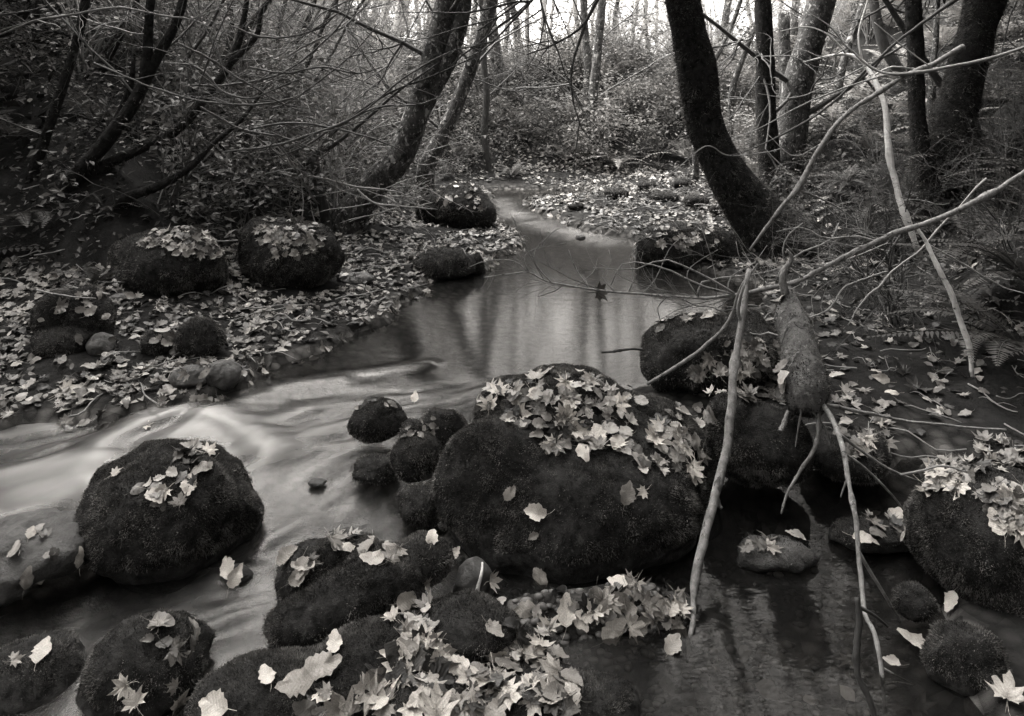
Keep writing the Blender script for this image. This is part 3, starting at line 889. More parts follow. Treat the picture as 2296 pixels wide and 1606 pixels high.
for k in range(18):
    u0, v0, y_ = gg.uniform(-20, 640), gg.uniform(230, 380), gg.uniform(6.8, 10)
    ln = gg.uniform(0.15, 0.75)
    pts = [(u0, v0)]
    for i in range(4):
        pts.append((pts[-1][0] + ln * 110 + gg.normal(0, 14), pts[-1][1] - 110))
    w = gg.uniform(6, 13)
    tree("thin_stem", "thin bare stem leaning right in the left thicket", "tree", pts, [w, w * 0.85, w * 0.7], y_, 'bark_dark' if k % 3 else 'bark_lichen', 0.2, 6, 0.2, 18, seed=90 + k, hit=False, limbs=2, limb_len=1.0, group="thin stems of the left thicket")
sap, spath, sy = tree("sapling", "dark forked sapling standing behind the taller twin boulder, boughs spread both ways", "sapling",
     [(735, 520), (722, 450), (710, 390), (703, 352)], [26, 22, 20, 20], 6.4, 'bark_dark', 0, 8, 0.15, 14, seed=23,
     stems=[([(703, 352), (650, 400), (590, 440), (500, 490)], [15, 12, 11, 8]), ([(703, 352), (760, 318), (830, 260), (900, 200), (985, 140)], [13, 9, 7, 5, 3]),
            ([(703, 352), (740, 305), (800, 255), (880, 205), (960, 175), (1060, 130)], [10, 8, 6, 5, 4, 3])])

for nm_, (u, v, y0), sd_ in (("thick black mossy", (1745, 545, 6.6), 5), ("thick dark mossy", (2010, 545, 4.9), 9)):
    tr_ = next(o for o in COL.objects if o.get("label", "").startswith(nm_))
    gg = np.random.default_rng(sd_)
    b0 = np.array(tr_.location)
    for i in range(7):
        a = gg.uniform(0, 6.28); L_ = gg.uniform(0.5, 0.95)
        pts = []
        for f in np.linspace(0, 1, 6):
            x, y = b0[0] + math.cos(a) * L_ * f + gg.normal(0, .03), b0[1] + math.sin(a) * L_ * f + gg.normal(0, .03)
            pts.append([x, y, ht(x, y) + 0.22 * (1 - f) ** 2 + 0.02 - 0.03 * f])
        V, F = tube(catmull(np.array(pts), 14), np.linspace(0.085, 0.018, 14), 8, True, 0.3, i)
        obj("root", V, F, M['bark_moss'], tr_, b0)
        SOLIDS.append((V, F))

# ------------------------------------------------------------------ sticks and branches on the right hand side
def stick(name, label, cat, pts, widths, ys, mat='stick_pale', k=7, twigs=(), twigw=(4, 1.6), n=30, rough=0.10, seed=0, knots=0, group=None):
    """pts (u, v); ys depth along the stick; twigs: (list of (u, v), depth) side shoots"""
    yy = np.interp(np.linspace(0, 1, len(pts)), np.linspace(0, 1, len(ys)), ys)
    q = catmull(np.array([P3(u, v, y) for (u, v), y in zip(pts, yy)]), n)
    q = q + np.stack([fbm(q * 9 + seed + 50 * i, 3) for i in range(3)], 1) * 0.010
    base = q[0]
    V, F = tube(q, rad_px(widths, n, q) * (1 + 0.07 * np.random.default_rng(seed).normal(0, 1, n) + 0.35 * (np.random.default_rng(seed + 1).random(n) < 0.10)), k, True, rough * 2, seed)
    o = obj(name, V, F, M[mat], None, base)
    tag(o, label, cat, group)
    for tw in twigs:
        tp = tw[0]; d0 = tw[1] if len(tw) > 1 else None
        # start depth = depth of the nearest point of the stick on screen
        pu, pv = project(q)
        i = int(np.argmin((pu - tp[0][0]) ** 2 + (pv - tp[0][1]) ** 2))
        y0 = q[i][1]; y1 = y0 + (d0 or 0.0)
        pts3 = [q[i]] + [P3(u, v, y0 + (y1 - y0) * (j + 1) / max(1, len(tp) - 1)) for j, (u, v) in enumerate(tp[1:])]
        c = catmull(np.array(pts3), 10)
        V, F = tube(c, rad_px(tw[2] if len(tw) > 2 else twigw, 10, c), 5)
        obj("twig", V, F, M[mat], o, base)
    return o

stick("stick", "pale thick stick leaning against the leafy bank, its foot in the right hand channel", "stick",
      [(1681, 603), (1668, 700), (1650, 800), (1640, 900), (1628, 1010), (1605, 1110), (1580, 1200), (1556, 1300), (1550, 1390), (1541, 1482)],
      [11, 13, 17, 20, 20, 20, 21, 18, 13, 7], [3.25, 3.05, 2.8, 2.55, 2.3], 'stick_pale', 9, [([(1604, 1118), (1612, 1132), (1618, 1140)], -0.02, (14, 8)), ([(1662, 720), (1655, 690), (1668, 640)], 0.0, (9, 7))], seed=1)
A = [(2320, 372), (2200, 445), (2100, 492), (2050, 508), (1960, 545), (1880, 585), (1800, 625), (1700, 652), (1600, 668), (1500, 663), (1370, 655), (1240, 635), (1180, 612), (1085, 622)]
stick("fallen_branch", "long pale arching branch reaching in from the frame edge across the pool, many fine twigs", "branch",
      A, [11, 13, 12, 13, 12, 11, 10, 9, 7.5, 6.5, 5.5, 4.5, 3.5, 2], [3.6, 3.7, 3.9, 4.2, 4.5], 'stick_pale', 8,
      [([(1655, 663), (1570, 640), (1485, 600), (1400, 640), (1330, 680)][:3] + [(1400, 590), (1370, 640)], 0.1, (6, 2)),
       ([(1745, 640), (1748, 612), (1790, 570), (1860, 540), (1880, 500)], 0.1, (7, 2.5)),
       ([(1655, 663), (1600, 630), (1540, 600), (1485, 582), (1420, 605), (1330, 600)], 0.1, (6, 1.8)),
       ([(1655, 662), (1610, 690), (1700, 700)][:2], 0.05, (4, 2)),
       ([(1570, 664), (1580, 630), (1700, 615), (1765, 600), (1830, 620)], 0.05, (5, 2)),
       ([(1180, 612), (1175, 580), (1195, 560), (1270, 545)], 0.1, (3, 1.4)),
       ([(1185, 615), (1150, 585), (1090, 585), (1050, 600)], 0.1, (3, 1.4)),
       ([(1310, 645), (1290, 600), (1275, 560)], 0.1, (3, 1.4)), ([(1240, 635), (1210, 605), (1195, 570), (1240, 520), (1270, 508)], 0.1, (3.5, 1.4)),
       ([(1440, 660), (1470, 625), (1500, 560), (1530, 530)], 0.1, (3, 1.3)), ([(1500, 663), (1475, 690), (1480, 720), (1470, 735)], 0.05, (3, 1.3)),
       ([(1530, 664), (1560, 685), (1600, 690), (1650, 715)], 0.05, (4, 2)), ([(1880, 585), (1920, 575), (1990, 545)], 0.05, (5, 2.5)),
       ([(1960, 545), (1920, 530), (1850, 535), (1800, 510), (1740, 520)], 0.15, (6, 2)), ([(1800, 625), (1770, 600), (1755, 570), (1765, 530), (1800, 500)], 0.1, (5, 2)),
       ([(1370, 655), (1350, 620), (1370, 590), (1365, 560)], 0.1, (2.6, 1.2)), ([(1400, 657), (1420, 620), (1410, 580), (1430, 550)], 0.1, (2.6, 1.2)),
       ([(1560, 664), (1540, 620), (1560, 590), (1610, 560)], 0.1, (3, 1.3)), ([(1620, 667), (1640, 620), (1690, 590), (1720, 550)], 0.1, (3.5, 1.4)),
       ([(1700, 652), (1690, 610), (1660, 580), (1650, 540)], 0.1, (3.5, 1.4)), ([(1290, 642), (1330, 610), (1340, 580)], 0.1, (2.4, 1.2))], n=60, rough=0.12, seed=2)
LB = bpy.data.objects["fallen_branch"]
gg = np.random.default_rng(77)
qb = catmull(np.array([P3(u, v, y) for (u, v), y in zip(A, np.interp(np.linspace(0, 1, len(A)), np.linspace(0, 1, 5), [3.6, 3.7, 3.9, 4.2, 4.5]))]), 60)
for i in range(26):
    acc = Acc(); j = int(gg.uniform(16, 57))
    d = np.array([-0.7 + gg.normal(0, .5), gg.normal(0.1, .4), gg.normal(0.35, .45)])
    twig_tree(acc, qb[j] + (qb[0] * 0), d / np.linalg.norm(d), gg.uniform(0.2, 0.5), 0.0032, 2, gg, 3, 0.6, 0.0, 0.5, (2, 3))
    acc.make("twig", M['twig_pale'], LB, qb[0])
stick("sapling", "white barked sapling bent over in an arch beside the frame edge leaning trunk", "sapling",
      [(2062, 575), (2034, 492), (2015, 440), (2000, 380), (1990, 310), (1984, 240), (1970, 200), (1955, 165), (1930, 138), (1900, 122), (1870, 125), (1800, 140)],
      [15, 16, 15, 15, 14, 13, 12, 10, 8, 6, 3], [4.7, 5.0, 5.4], 'birch', 8,
      [([(1930, 138), (1925, 80), (1940, 20), (1960, -40)], 0.1, (6, 3)), ([(1900, 122), (1860, 80), (1810, 60), (1750, 70)], 0.1, (5, 2)), ([(1955, 165), (2000, 150), (2060, 155), (2130, 150)], 0.1, (5, 2)),
       ([(1880, 124), (1870, 160), (1900, 190)], 0.1, (4, 2))], seed=3)
stick("bare_branch", "thin pale branch slanting up from the right bank across the white bent sapling", "branch",
      [(1680, 560), (1740, 480), (1790, 420), (1845, 320), (1900, 255), (1960, 212), (2040, 165), (2100, 140), (2160, 105)], [5, 8, 11, 11, 10, 11, 11, 12, 12], [4.6, 4.7, 4.8], 'stick_pale', 7,
      [([(1790, 420), (1850, 450), (1900, 480), (1950, 530)], 0.0, (6, 2)), ([(1840, 330), (1780, 350), (1720, 300)], 0.2, (3.5, 1.5))], seed=4)
stick("bare_branch", "thin branch crossing level from the frame edge into a spray of fine twigs", "branch",
      [(2320, 100), (2200, 135), (2090, 158), (2000, 166), (1950, 150), (1905, 110), (1860, 60), (1800, 20)], [8, 8, 8, 7, 6, 5, 4, 2], [4.5, 4.8, 5.0], 'twig_pale', 6,
      [([(2000, 166), (1900, 195), (1800, 235), (1700, 290), (1640, 310)], 0.2, (5, 2)), ([(1950, 150), (1860, 190), (1780, 220), (1700, 210)], 0.2, (4, 1.5)),
       ([(1905, 110), (1850, 130), (1790, 110), (1740, 130)], 0.2, (3.5, 1.5)), ([(2090, 158), (2020, 100), (1960, 50)], 0.2, (4, 2))], seed=5)
stick("bare_branch", "dark thin branch running diagonally from the top to the mossy trunk's waist", "branch",
      [(2310, -20), (2200, -30), (2100, 30), (2030, 80), (1970, 130), (1900, 200), (1830, 260), (1720, 320), (1640, 350)], [9, 9, 8, 7, 7, 6, 5, 4, 2], [5.0, 5.2, 5.4], 'twig', 6, seed=6)
stick("stick", "thin stick propped on the pool boulder, pointing up right", "stick",
      [(1452, 863), (1530, 815), (1600, 760), (1640, 705), (1665, 640), (1700, 590)], [7, 9, 8, 8, 6, 4], [3.35, 3.35, 3.3], 'stick_pale', 7, seed=7)
stick("twig", "short dark twig jutting over the pool from the mossy boulder at its near end", "twig", [(1350, 791), (1400, 787), (1440, 783)], [6, 6, 6], [3.7, 3.7], 'stick_dark', 6, seed=8)
stick("broken_branch", "pale lichen ringed branch standing upright in the shadowed bank below the frame edge trunk", "branch",
      [(2180, 845), (2172, 770), (2150, 710), (2125, 640), (2100, 590), (2080, 545), (2050, 500)], [9, 12, 13, 12, 11, 9, 6], [3.6, 3.7, 3.8], 'birch', 8, seed=9)
stick("stick", "thin straight stick lying across the shaded leaves toward the frame edge", "stick",
      [(1850, 908), (1930, 922), (2050, 945), (2170, 960), (2255, 966)], [8, 7, 6, 5, 4], [3.1, 3.1, 3.1], 'stick_pale', 6, seed=10)
stick("forked_branch", "long pale forked branch hanging from the stump into the bottom pool", "branch",
      [(1845, 905), (1870, 950), (1890, 1010), (1905, 1090), (1917, 1160), (1925, 1250), (1932, 1330), (1938, 1380), (1962, 1420), (1974, 1500), (1985, 1625)],
      [10, 12, 12, 11, 11, 10, 11, 11, 10, 11, 10], [2.95, 2.6, 2.35, 2.15], 'stick_pale', 8,
      [([(1932, 1235), (1950, 1280), (1975, 1320), (2005, 1370), (2030, 1410)], 0.0, (9, 6)),
       ([(1890, 1010), (1940, 1050), (2000, 1110), (2030, 1150)], 0.05, (6, 4)), ([(1880, 980), (1930, 1010), (1990, 1050), (2060, 1080)], 0.05, (8, 4)),
       ([(1978, 1505), (2010, 1515), (2050, 1535)], 0.0, (6, 3)), ([(1980, 1540), (2010, 1530), (2048, 1536)], 0.0, (5, 3)), ([(1905, 1080), (1890, 1100), (1885, 1115)], 0.0, (6, 3))], seed=11)
stick("stick", "thin bent stick dangling from the left side of the stump's foot", "stick",
      [(1836, 915), (1828, 990), (1790, 1070), (1765, 1105), (1750, 1150)], [8, 9, 7, 6, 4], [2.95, 2.8], 'stick_pale', 6, seed=12)
stick("stick", "stubby pale peg hanging under the stump", "stick", [(1768, 920), (1758, 950), (1750, 968)], [6, 11, 10], [2.95, 2.9], 'stick_pale', 6, seed=13)
stick("stick", "dark wet branch standing in the bottom pool against its pale reflection", "stick",
      [(1920, 1340), (1924, 1400), (1920, 1460), (1925, 1520), (1950, 1570), (1965, 1640)], [10, 15, 15, 14, 15, 13], [2.15, 2.1, 2.05], 'stick_dark', 7,
      [([(1935, 1362), (1960, 1380), (1990, 1405)], 0.02, (9, 6))], seed=14)
for k, (p, w, ys, mt, lab) in enumerate([
    ([(2210, 400), (2060, 560), (1990, 620), (1930, 680), (1900, 730)], [4, 4, 5, 4, 2], [4.0, 3.8], 'twig_pale', "thin pale twig drooping in the dark hollow behind the stump"),
    ([(1990, 610), (1900, 640), (1850, 700), (1750, 720)], [3, 4, 4, 2], [3.9, 3.6], 'twig_pale', "fine twig curving over the top of the stump"),
    ([(2090, 550), (2160, 590), (2240, 640), (2300, 660)], [3, 4, 3, 2], [3.7, 3.6], 'twig_pale', "fine twig slanting down to the frame edge ferns"),
    ([(1500, 395), (1580, 330), (1640, 350), (1750, 335)], [2, 3, 3, 2], [5.5, 5.6], 'twig_pale', "fine twig crossing the waist of the thick left leaning trunk")]):
    stick("twig", lab, "twig", p, w, ys, mt, 5, seed=30 + k)
# the broken stump
sp = catmull(np.array([P3(1765, 655, 3.45), P3(1780, 730, 3.3), P3(1795, 800, 3.15), P3(1805, 870, 3.02), P3(1808, 925, 2.96)]), 22)
V, F = tube(sp, rad_px([26, 74, 86, 88, 94, 92, 72], 22, sp), 26, True, 0.42, 4.0)
stump = obj("stump", V, F, M['stump'], None, sp[-1])
tag(stump, "leaning broken mossy stump with sticks trailing from its foot", "stump")
SOLIDS.append((V, F))
bl = blades(V, F, 11000, 0.013, seed=8)
mo = obj("moss", bl[0], bl[1], M['moss_blades'], stump, sp[-1], False, {"tone": bl[2]}); mo["kind"] = "stuff"
for k, (pts, w) in enumerate([([(1762, 665), (1755, 620), (1775, 580), (1765, 560)], [20, 16, 10, 4]), ([(1800, 900), (1790, 960), (1782, 1010)], [5, 4, 2]), ([(1815, 915), (1850, 960), (1862, 1010)], [5, 4, 2])]):
    q = catmull(np.array([P3(u, v, 3.4 if k == 0 else 2.95) for u, v in pts]), 10)
    V, F = tube(q, rad_px(w, 10, q), 6)
    obj("root", V, F, M['stick_pale' if k == 0 else 'twig_pale'], stump, sp[-1])

# fine arching boughs hanging through the thicket on the left
BOUGHS = [([(0, 78), (80, 45), (150, 35), (260, 18), (340, 30), (430, 45), (480, 65)], "pale twig running along the top of the thicket"),
          ([(-10, 72), (60, 52), (150, 36), (230, 55), (300, 75), (360, 72)], "pale twig sagging beneath the topmost twig of the thicket"),
          ([(210, 140), (300, 180), (400, 215), (520, 235), (640, 225), (720, 180), (800, 110), (850, 50)], "long dark bough sweeping through the thicket and up to the bright wood"),
          ([(400, 95), (480, 140), (560, 190), (640, 235), (700, 260)], "dark straight bough crossing the thicket slope"),
          ([(370, 140), (440, 150), (500, 205), (560, 220), (640, 190), (760, 150)], "wavy bough across the middle of the thicket"),
          ([(450, 420), (520, 350), (450, 270), (400, 240), (330, 150)][::-1], "fine bough hanging down toward the twin boulders"),
          ([(75, 378), (150, 402), (185, 395), (260, 425), (330, 412), (375, 405), (420, 380)][:3] + [(250, 418), (320, 425), (375, 412), (400, 390), (420, 375)], "pale wavy twig in the dark hollow above the broad boulder"),
          ([(0, 345), (80, 355), (160, 370), (260, 380)], "fine twig at the frame edge below the corner thicket"),
          ([(0, 445), (70, 455), (150, 460), (230, 475), (320, 475)], "fine twig over the frame edge ferns"),
          ([(440, 300), (500, 370), (560, 420), (640, 470)], "fine twig slanting to the taller twin boulder"),
          ([(420, 190), (520, 190), (640, 160), (760, 60), (800, -20)], "dark bough rising to the top of the back wood"),
          ([(560, 290), (650, 275), (760, 290), (860, 320), (910, 345)], "level twig in front of the far bank leaner"),
          ([(620, 385), (720, 400), (800, 420), (860, 425), (920, 440)], "pale low twig before the far bank leaner's foot"),
          ([(800, 425), (840, 455), (900, 462), (980, 470)], "short pale twig by the round topped boulder"),
          ([(640, 130), (700, 95), (770, 60), (830, 0)], "dark twig before the lone pale alder"),
          ([(500, 340), (600, 330), (700, 300), (800, 260), (900, 180), (1000, 120), (1080, 100)], "long twig reaching across the leaning trunks"),
          ([(520, 60), (600, 85), (700, 70), (760, 30)], "curved twig high in the bright thicket"),
          ([(560, 150), (640, 165), (720, 150), (800, 165), (860, 150)], "fine twig level with the lone alder's foot"),
          ([(450, 240), (540, 290), (640, 310), (740, 350)], "twig drooping toward the forked sapling"),
          ([(600, 360), (680, 330), (760, 280), (850, 240), (940, 235), (1020, 200)], "fine twig fanning past the leaners' bases")]
for k, (p, lab) in enumerate(BOUGHS):
    g = np.random.default_rng(900 + k)
    y0 = 5.2 + 1.6 * g.random()
    tw = []
    for j in range(5):
        i = g.integers(1, len(p) - 1); u, v = p[i]
        a = g.uniform(0.2, 1.1) * g.choice([-1, 1]); L = g.uniform(50, 150)
        s_ = g.choice([-1, 1])
        tw.append(([(u, v), (u + s_ * L * .4, v - a * L * .3), (u + s_ * L * .75, v - a * L * .45), (u + s_ * L, v - a * L * .5 + 8)], g.uniform(-.3, .3), (3, 1.2)))
    stick("bough", lab, "branch", p, [4, 5.5, 5, 4, 2], [y0, y0 + g.uniform(-0.4, 0.6)], 'twig_pale' if 'pale' in lab else 'twig', 5, tw, seed=60 + k, n=36)

# ------------------------------------------------------------------ ferns
def frond(acc, p, az, L, g, tone, lift=1.0, npin=22):
    n = 12
    t = np.linspace(0, 1, n)
    el = lift - t * (lift + g.uniform(0.25, 0.7))
    st = L / (n - 1)
    xy = np.concatenate([[0], np.cumsum(np.cos(el[:-1]) * st)]); z = np.concatenate([[0], np.cumsum(np.sin(el[:-1]) * st)])
    azs = az + g.normal(0, 0.25) * t ** 2
    Q = np.stack([p[0] + xy * np.cos(azs), p[1] + xy * np.sin(azs), p[2] + z], 1)
    V, F = tube(Q, np.linspace(0.004, 0.0012, n) * L / 0.7, 3, cap=False)
    acc.add(V, F, tone * 0.7)
    s = np.linspace(0.12, 0.985, npin)
    C = np.stack([np.interp(s, t, Q[:, i]) for i in range(3)], 1)
    T = np.stack([np.interp(s, t, np.gradient(Q[:, i])) for i in range(3)], 1); T /= np.linalg.norm(T, axis=1)[:, None]
    S = np.cross(T, [0, 0, 1.0]); S /= np.linalg.norm(S, axis=1)[:, None] + 1e-9
    N = np.cross(S, T)
    pl = L * 0.135 * np.minimum(1, (s - 0.02) * 5) * (1 - s ** 3 * 0.92)
    w = L / npin * 0.40
    for sg in (-1, 1):
        D = S * sg + T * 0.28 - N * 0.15 + g.normal(0, 0.06, (npin, 3)); D /= np.linalg.norm(D, axis=1)[:, None]
        A = C - T * w * 0.3; B = C + D * pl[:, None] * 0.3 - T * w; E = C + D * pl[:, None]; G = C + D * pl[:, None] * 0.3 + T * w + N * 0.002
        V = np.stack([A, B, E, G], 1).reshape(-1, 3)
        i = np.arange(npin)[:, None] * 4
        acc.add(V, np.concatenate([i + np.array([0, 1, 2]), i + np.array([0, 2, 3])]), np.clip(tone + g.normal(0, 0.07), 0, 1))

def fern_proto(seed, nf, L, tone, npin=18, mt='fern'):
    g = np.random.default_rng(seed)
    acc = Acc()
    for i in range(nf):
        frond(acc, np.zeros(3), i / nf * 2 * math.pi + g.normal(0, 0.2), L * g.uniform(0.7, 1.1), g, np.clip(tone + g.normal(0, 0.15), 0.02, 1), g.uniform(0.6, 1.25), npin)
    V, F, T = acc.get()
    return mesh("sword_fern", V, F, M[mt], False, {"tone": T})
M['fern_pale'] = toned("painted_lit_fern_leaf", 0.06, 0.34, 0.6, 0.3, 0.3)  # lit copy of the fern leaf; light on the far slopes put into its colour
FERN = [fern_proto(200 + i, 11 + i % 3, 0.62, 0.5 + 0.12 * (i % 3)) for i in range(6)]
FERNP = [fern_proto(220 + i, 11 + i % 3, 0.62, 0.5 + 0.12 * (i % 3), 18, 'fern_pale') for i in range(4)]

def place_scatter(count, xr, yr, dmin, gap, g, test=None, tries=40):
    """ground spots at least gap apart and dmin from the water"""
    out = []
    for _ in range(count * tries):
        if len(out) >= count: break
        x, y = g.uniform(*xr), g.uniform(*yr)
        if test and not test(x, y): continue
        if any((x - a) ** 2 + (y - b) ** 2 < gap * gap for a, b in out): continue
        out.append((x, y))
    if not out: return []
    X_, Y_ = np.array(out).T
    _, _, d = terrain(X_, Y_)
    return [(x, y) for (x, y), dd in zip(out, d) if dd > dmin]

FERN_N = 0
def put_fern(x, y, g, label, group, s=1.0, src=None):
    global FERN_N
    o = link("sword_fern", (src or FERN)[FERN_N % 4], None, (x, y, ht(x, y) - 0.02))
    FERN_N += 1
    o.rotation_euler = (g.normal(0, 0.12), g.normal(0, 0.12), g.uniform(0, 6.28))
    o.scale = (s * g.uniform(0.75, 1.25),) * 3
    tag(o, label, "fern", group)
    return o
g = np.random.default_rng(21)
infr = lambda x, y: abs(x) < 0.70 * y + 0.3
for x, y in place_scatter(95, (-2.5, 7.0), (12.4, 19), 0.8, 0.42, g, infr):
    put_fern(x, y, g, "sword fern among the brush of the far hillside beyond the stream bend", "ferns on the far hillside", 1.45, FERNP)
for x, y in place_scatter(85, (1.6, 6.5), (4.2, 12.4), 1.0, 0.40, g, lambda x, y: infr(x, y) and x > 0.26 * y + 0.5):
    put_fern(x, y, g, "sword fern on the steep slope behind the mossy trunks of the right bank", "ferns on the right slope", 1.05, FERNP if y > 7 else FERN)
for x, y in place_scatter(34, (-6.5, -1.6), (4.6, 11.5), 1.5, 0.55, g, infr):
    put_fern(x, y, g, "sword fern in the shadowed thicket left of the stream", "ferns in the left thicket", 0.95)
for k, (u, v, s, lab) in enumerate([(1150, 395, 0.8, "pale drooping fern at the tip of the far bank by the stream bend"), (235, 470, 0.55, "small fern in the dark hollow above the broad mossy boulder"),
                                    (215, 635, 0.5, "small fern behind the two humped mossy rock"), (1900, 410, 0.8, "bright feathery fern between the slender trunk and the white sapling"),
                                    (1480, 380, 0.6, "fern at the foot of the far hillside behind the low mossy stones"), (950, 420, 0.7, "tousled fern behind the round topped boulder")]):
    h = cast_t(u, v)
    put_fern(h.x, h.y, g, lab, "single ferns by the water", s)
def big_fern(u, v, label, fronds, seed):
    """a near fern, every frond a part"""
    h = cast_t(u, v); h = np.array(h)
    t = empty("sword_fern", h, label, "fern", "near ferns at the frame edges")
    g = np.random.default_rng(seed)
    for (az, L, lift) in fronds:
        acc = Acc(); frond(acc, h + np.array([0, 0, 0.02]), R(az), L, g, g.uniform(0.4, 0.75), lift, 30)
        acc.make("frond", M['fern'], t, h, False)
big_fern(2290, 790, "large fern whose fronds reach in at the frame edge over the shaded leaves", [(150, 0.7, .7), (175, 0.75, 0.9), (200, 0.7, 0.6), (225, 0.75, 0.5), (120, 0.6, .9), (260, .6, .6), (190, .8, .45)], 5)
big_fern(2300, 640, "fern with long level fronds at the frame edge above the upright broken branch", [(170, 0.8, .6), (190, 0.85, 0.8), (215, 0.75, 0.5), (150, .7, .9), (240, .6, .6), (205, .8, .9)], 6)
big_fern(2330, 420, "fern spraying over the long arching branch at the frame edge", [(170, 0.7, .6), (195, 0.7, 0.8), (215, 0.6, 0.4), (150, .6, .8), (240, .5, .5), (100, .5, .9)], 7)
big_fern(30, 500, "fern hanging its fronds at the frame edge below the corner thicket", [(-20, 0.6, .6), (-50, 0.65, 0.5), (-75, 0.6, 0.4), (20, .5, .8), (-110, .5, .5)], 8)

# ------------------------------------------------------------------ shrubs and brush
def shrub_proto(seed, hgt, rad, nleaf, size, tone, stems=6, mat='foliage', twig='twig', depth=2, bare=0.0):
    """returns (branch mesh, leaf mesh) of one shrub at the origin"""
    g = np.random.default_rng(seed)
    acc = Acc(); tips = []
    for i in range(stems):
        d = np.array([g.normal(0, 0.5 * rad / hgt * 1.6), g.normal(0, 0.5 * rad / hgt * 1.6), 1.0]); d /= np.linalg.norm(d)
        twig_tree(acc, g.normal(0, 0.05, 3) * [1, 1, 0], d, hgt * g.uniform(0.6, 1.0), 0.009 * hgt, depth, g, 3, 0.5, 0.03, 0.5, (2, 5), tips)
    V, F, T = acc.get()
    bm_ = mesh("branches", V, F, M[twig], True, {"tone": T})
    if nleaf == 0: return bm_, None
    P = np.array([t[0] for t in tips])
    idx = g.integers(0, len(P), nleaf)
    Q = P[idx] + g.normal(0, 1, (nleaf, 3)) * np.array([0.10, 0.10, 0.07]) * hgt
    LV, LF = leaf_kites(Q, size, g)
    ct = tone + 0.22 * fbm(Q * 3.5 / hgt + seed, 2) + g.normal(0, 0.14, nleaf)
    lm = mesh("leaves", LV, LF, M[mat], False, {"tone": np.repeat(np.clip(ct, 0, 1), 4)})
    return bm_, lm
def shrub_thing(name, proto, label, cat):
    t = empty(name, (0, 0, 0), label, cat)
    b = link("branches", proto[0], t)
    if proto[1] is not None:
        lo = link("leaves", proto[1], t); lo["kind"] = "stuff"
    return t
LEAFY = [shrub_thing("leafy_shrub", shrub_proto(300 + i, 0.75, 0.5, 620, 0.062, 0.42 + 0.1 * (i % 3)), "shrub", "shrub") for i in range(4)]
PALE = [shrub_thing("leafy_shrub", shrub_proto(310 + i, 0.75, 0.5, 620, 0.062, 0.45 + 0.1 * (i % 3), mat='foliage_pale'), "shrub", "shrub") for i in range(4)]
BRUSH = [shrub_thing("brush", shrub_proto(320 + i, 1.5, 0.7, 260, 0.05, 0.55, 7, 'foliage_pale', 'twig_pale', 3), "shrub", "shrub") for i in range(3)]
SAPL = [shrub_thing("sapling", shrub_proto(340 + i, 2.8, 0.9, 420, 0.07, 0.6, 6, 'canopy', 'twig_pale', 3), "sapling", "sapling") for i in range(4)]
used = set()
def put(protos, x, y, g, label, group, s=1.0, sink=0.03):
    i = int(g.integers(len(protos))); p = protos[i]
    o = p if p.name not in used else copy_tree(p)
    used.add(p.name)
    o["label"] = label; o["group"] = group
    o.location = (x, y, ht(x, y) - sink)
    o.rotation_euler = (0, 0, g.uniform(0, 6.28))
    o.scale = (s * g.uniform(0.75, 1.25),) * 3
    return o
g = np.random.default_rng(31)
for x, y in place_scatter(85, (-3.0, 5.0), (12.4, 16.5), 0.7, 0.42, g, infr):
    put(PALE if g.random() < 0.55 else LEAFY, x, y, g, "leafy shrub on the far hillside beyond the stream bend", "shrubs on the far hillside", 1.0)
for x, y in place_scatter(46, (-6.0, -0.9), (5.6, 12.5), 1.35, 0.5, g, lambda x, y: infr(x, y) and x < -0.14 * y - 0.2):
    put(LEAFY, x, y, g, "leafy shrub in the thicket behind the twin boulders", "shrubs of the left thicket", 1.0)
for x, y in place_scatter(22, (1.8, 6.5), (6.5, 13), 1.0, 0.6, g, lambda x, y: infr(x, y) and x > 0.24 * y + 0.4):
    put(LEAFY, x, y, g, "leafy shrub between the ferns of the right slope", "shrubs of the right slope", 0.8)
for x, y in place_scatter(34, (-7.5, -1.6), (7.0, 14.5), 1.5, 0.7, g, infr):
    put(BRUSH, x, y, g, "twiggy half bare brush in the thicket behind the twin boulders", "brush of the left thicket", 1.0)
for x, y in place_scatter(16, (-3.0, 8), (14.0, 20), 1.5, 0.7, g, lambda x, y: infr(x, y) and not (-1.3 < x < 1.8)):
    put(BRUSH, x, y, g, "twiggy half bare brush along the top of the far hillside", "brush of the far hillside", 0.9)
TANGLE = [shrub_thing("brush", shrub_proto(330 + i, 1.1, 0.8, 120, 0.045, 0.3, 9, 'foliage', 'stick_dark', 3), "shrub", "shrub") for i in range(2)]
for x, y in place_scatter(16, (1.5, 4.6), (4.4, 8.2), 0.7, 0.5, g, lambda x, y: infr(x, y) and x > 0.3 * y):
    put(TANGLE, x, y, g, "twiggy dark brush about the trunk bases of the right bank", "brush of the right bank", 0.6)
for k, (u, v, s) in enumerate([(930, 425, 0.75), (985, 405, 0.6), (880, 470, 0.5), (1010, 395, 0.5)]):
    h = cast_t(u, v)
    put(LEAFY, h.x, h.y, g, ["dense shrub leaning over the round topped boulder", "low shrub behind the round topped boulder's crown", "small shrub at the foot of the lichen spotted leaner", "low leafy shrub between the leaner and the stream"][k], "shrubs by the upper stream", s)
for x, y in place_scatter(34, (-20, 20), (16.5, 32), 2.2, 1.2, g, lambda x, y: infr(x, y) and not (-1.6 < x - 0.04 * y < 2.4 and y < 30)):
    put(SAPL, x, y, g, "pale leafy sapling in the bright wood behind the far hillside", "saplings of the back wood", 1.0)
for x, y in place_scatter(26, (-12, -2.5), (10.5, 17), 2.2, 0.9, g, infr):
    put(SAPL, x, y, g, "pale leafy sapling above the left thicket", "saplings above the left thicket", 0.85)

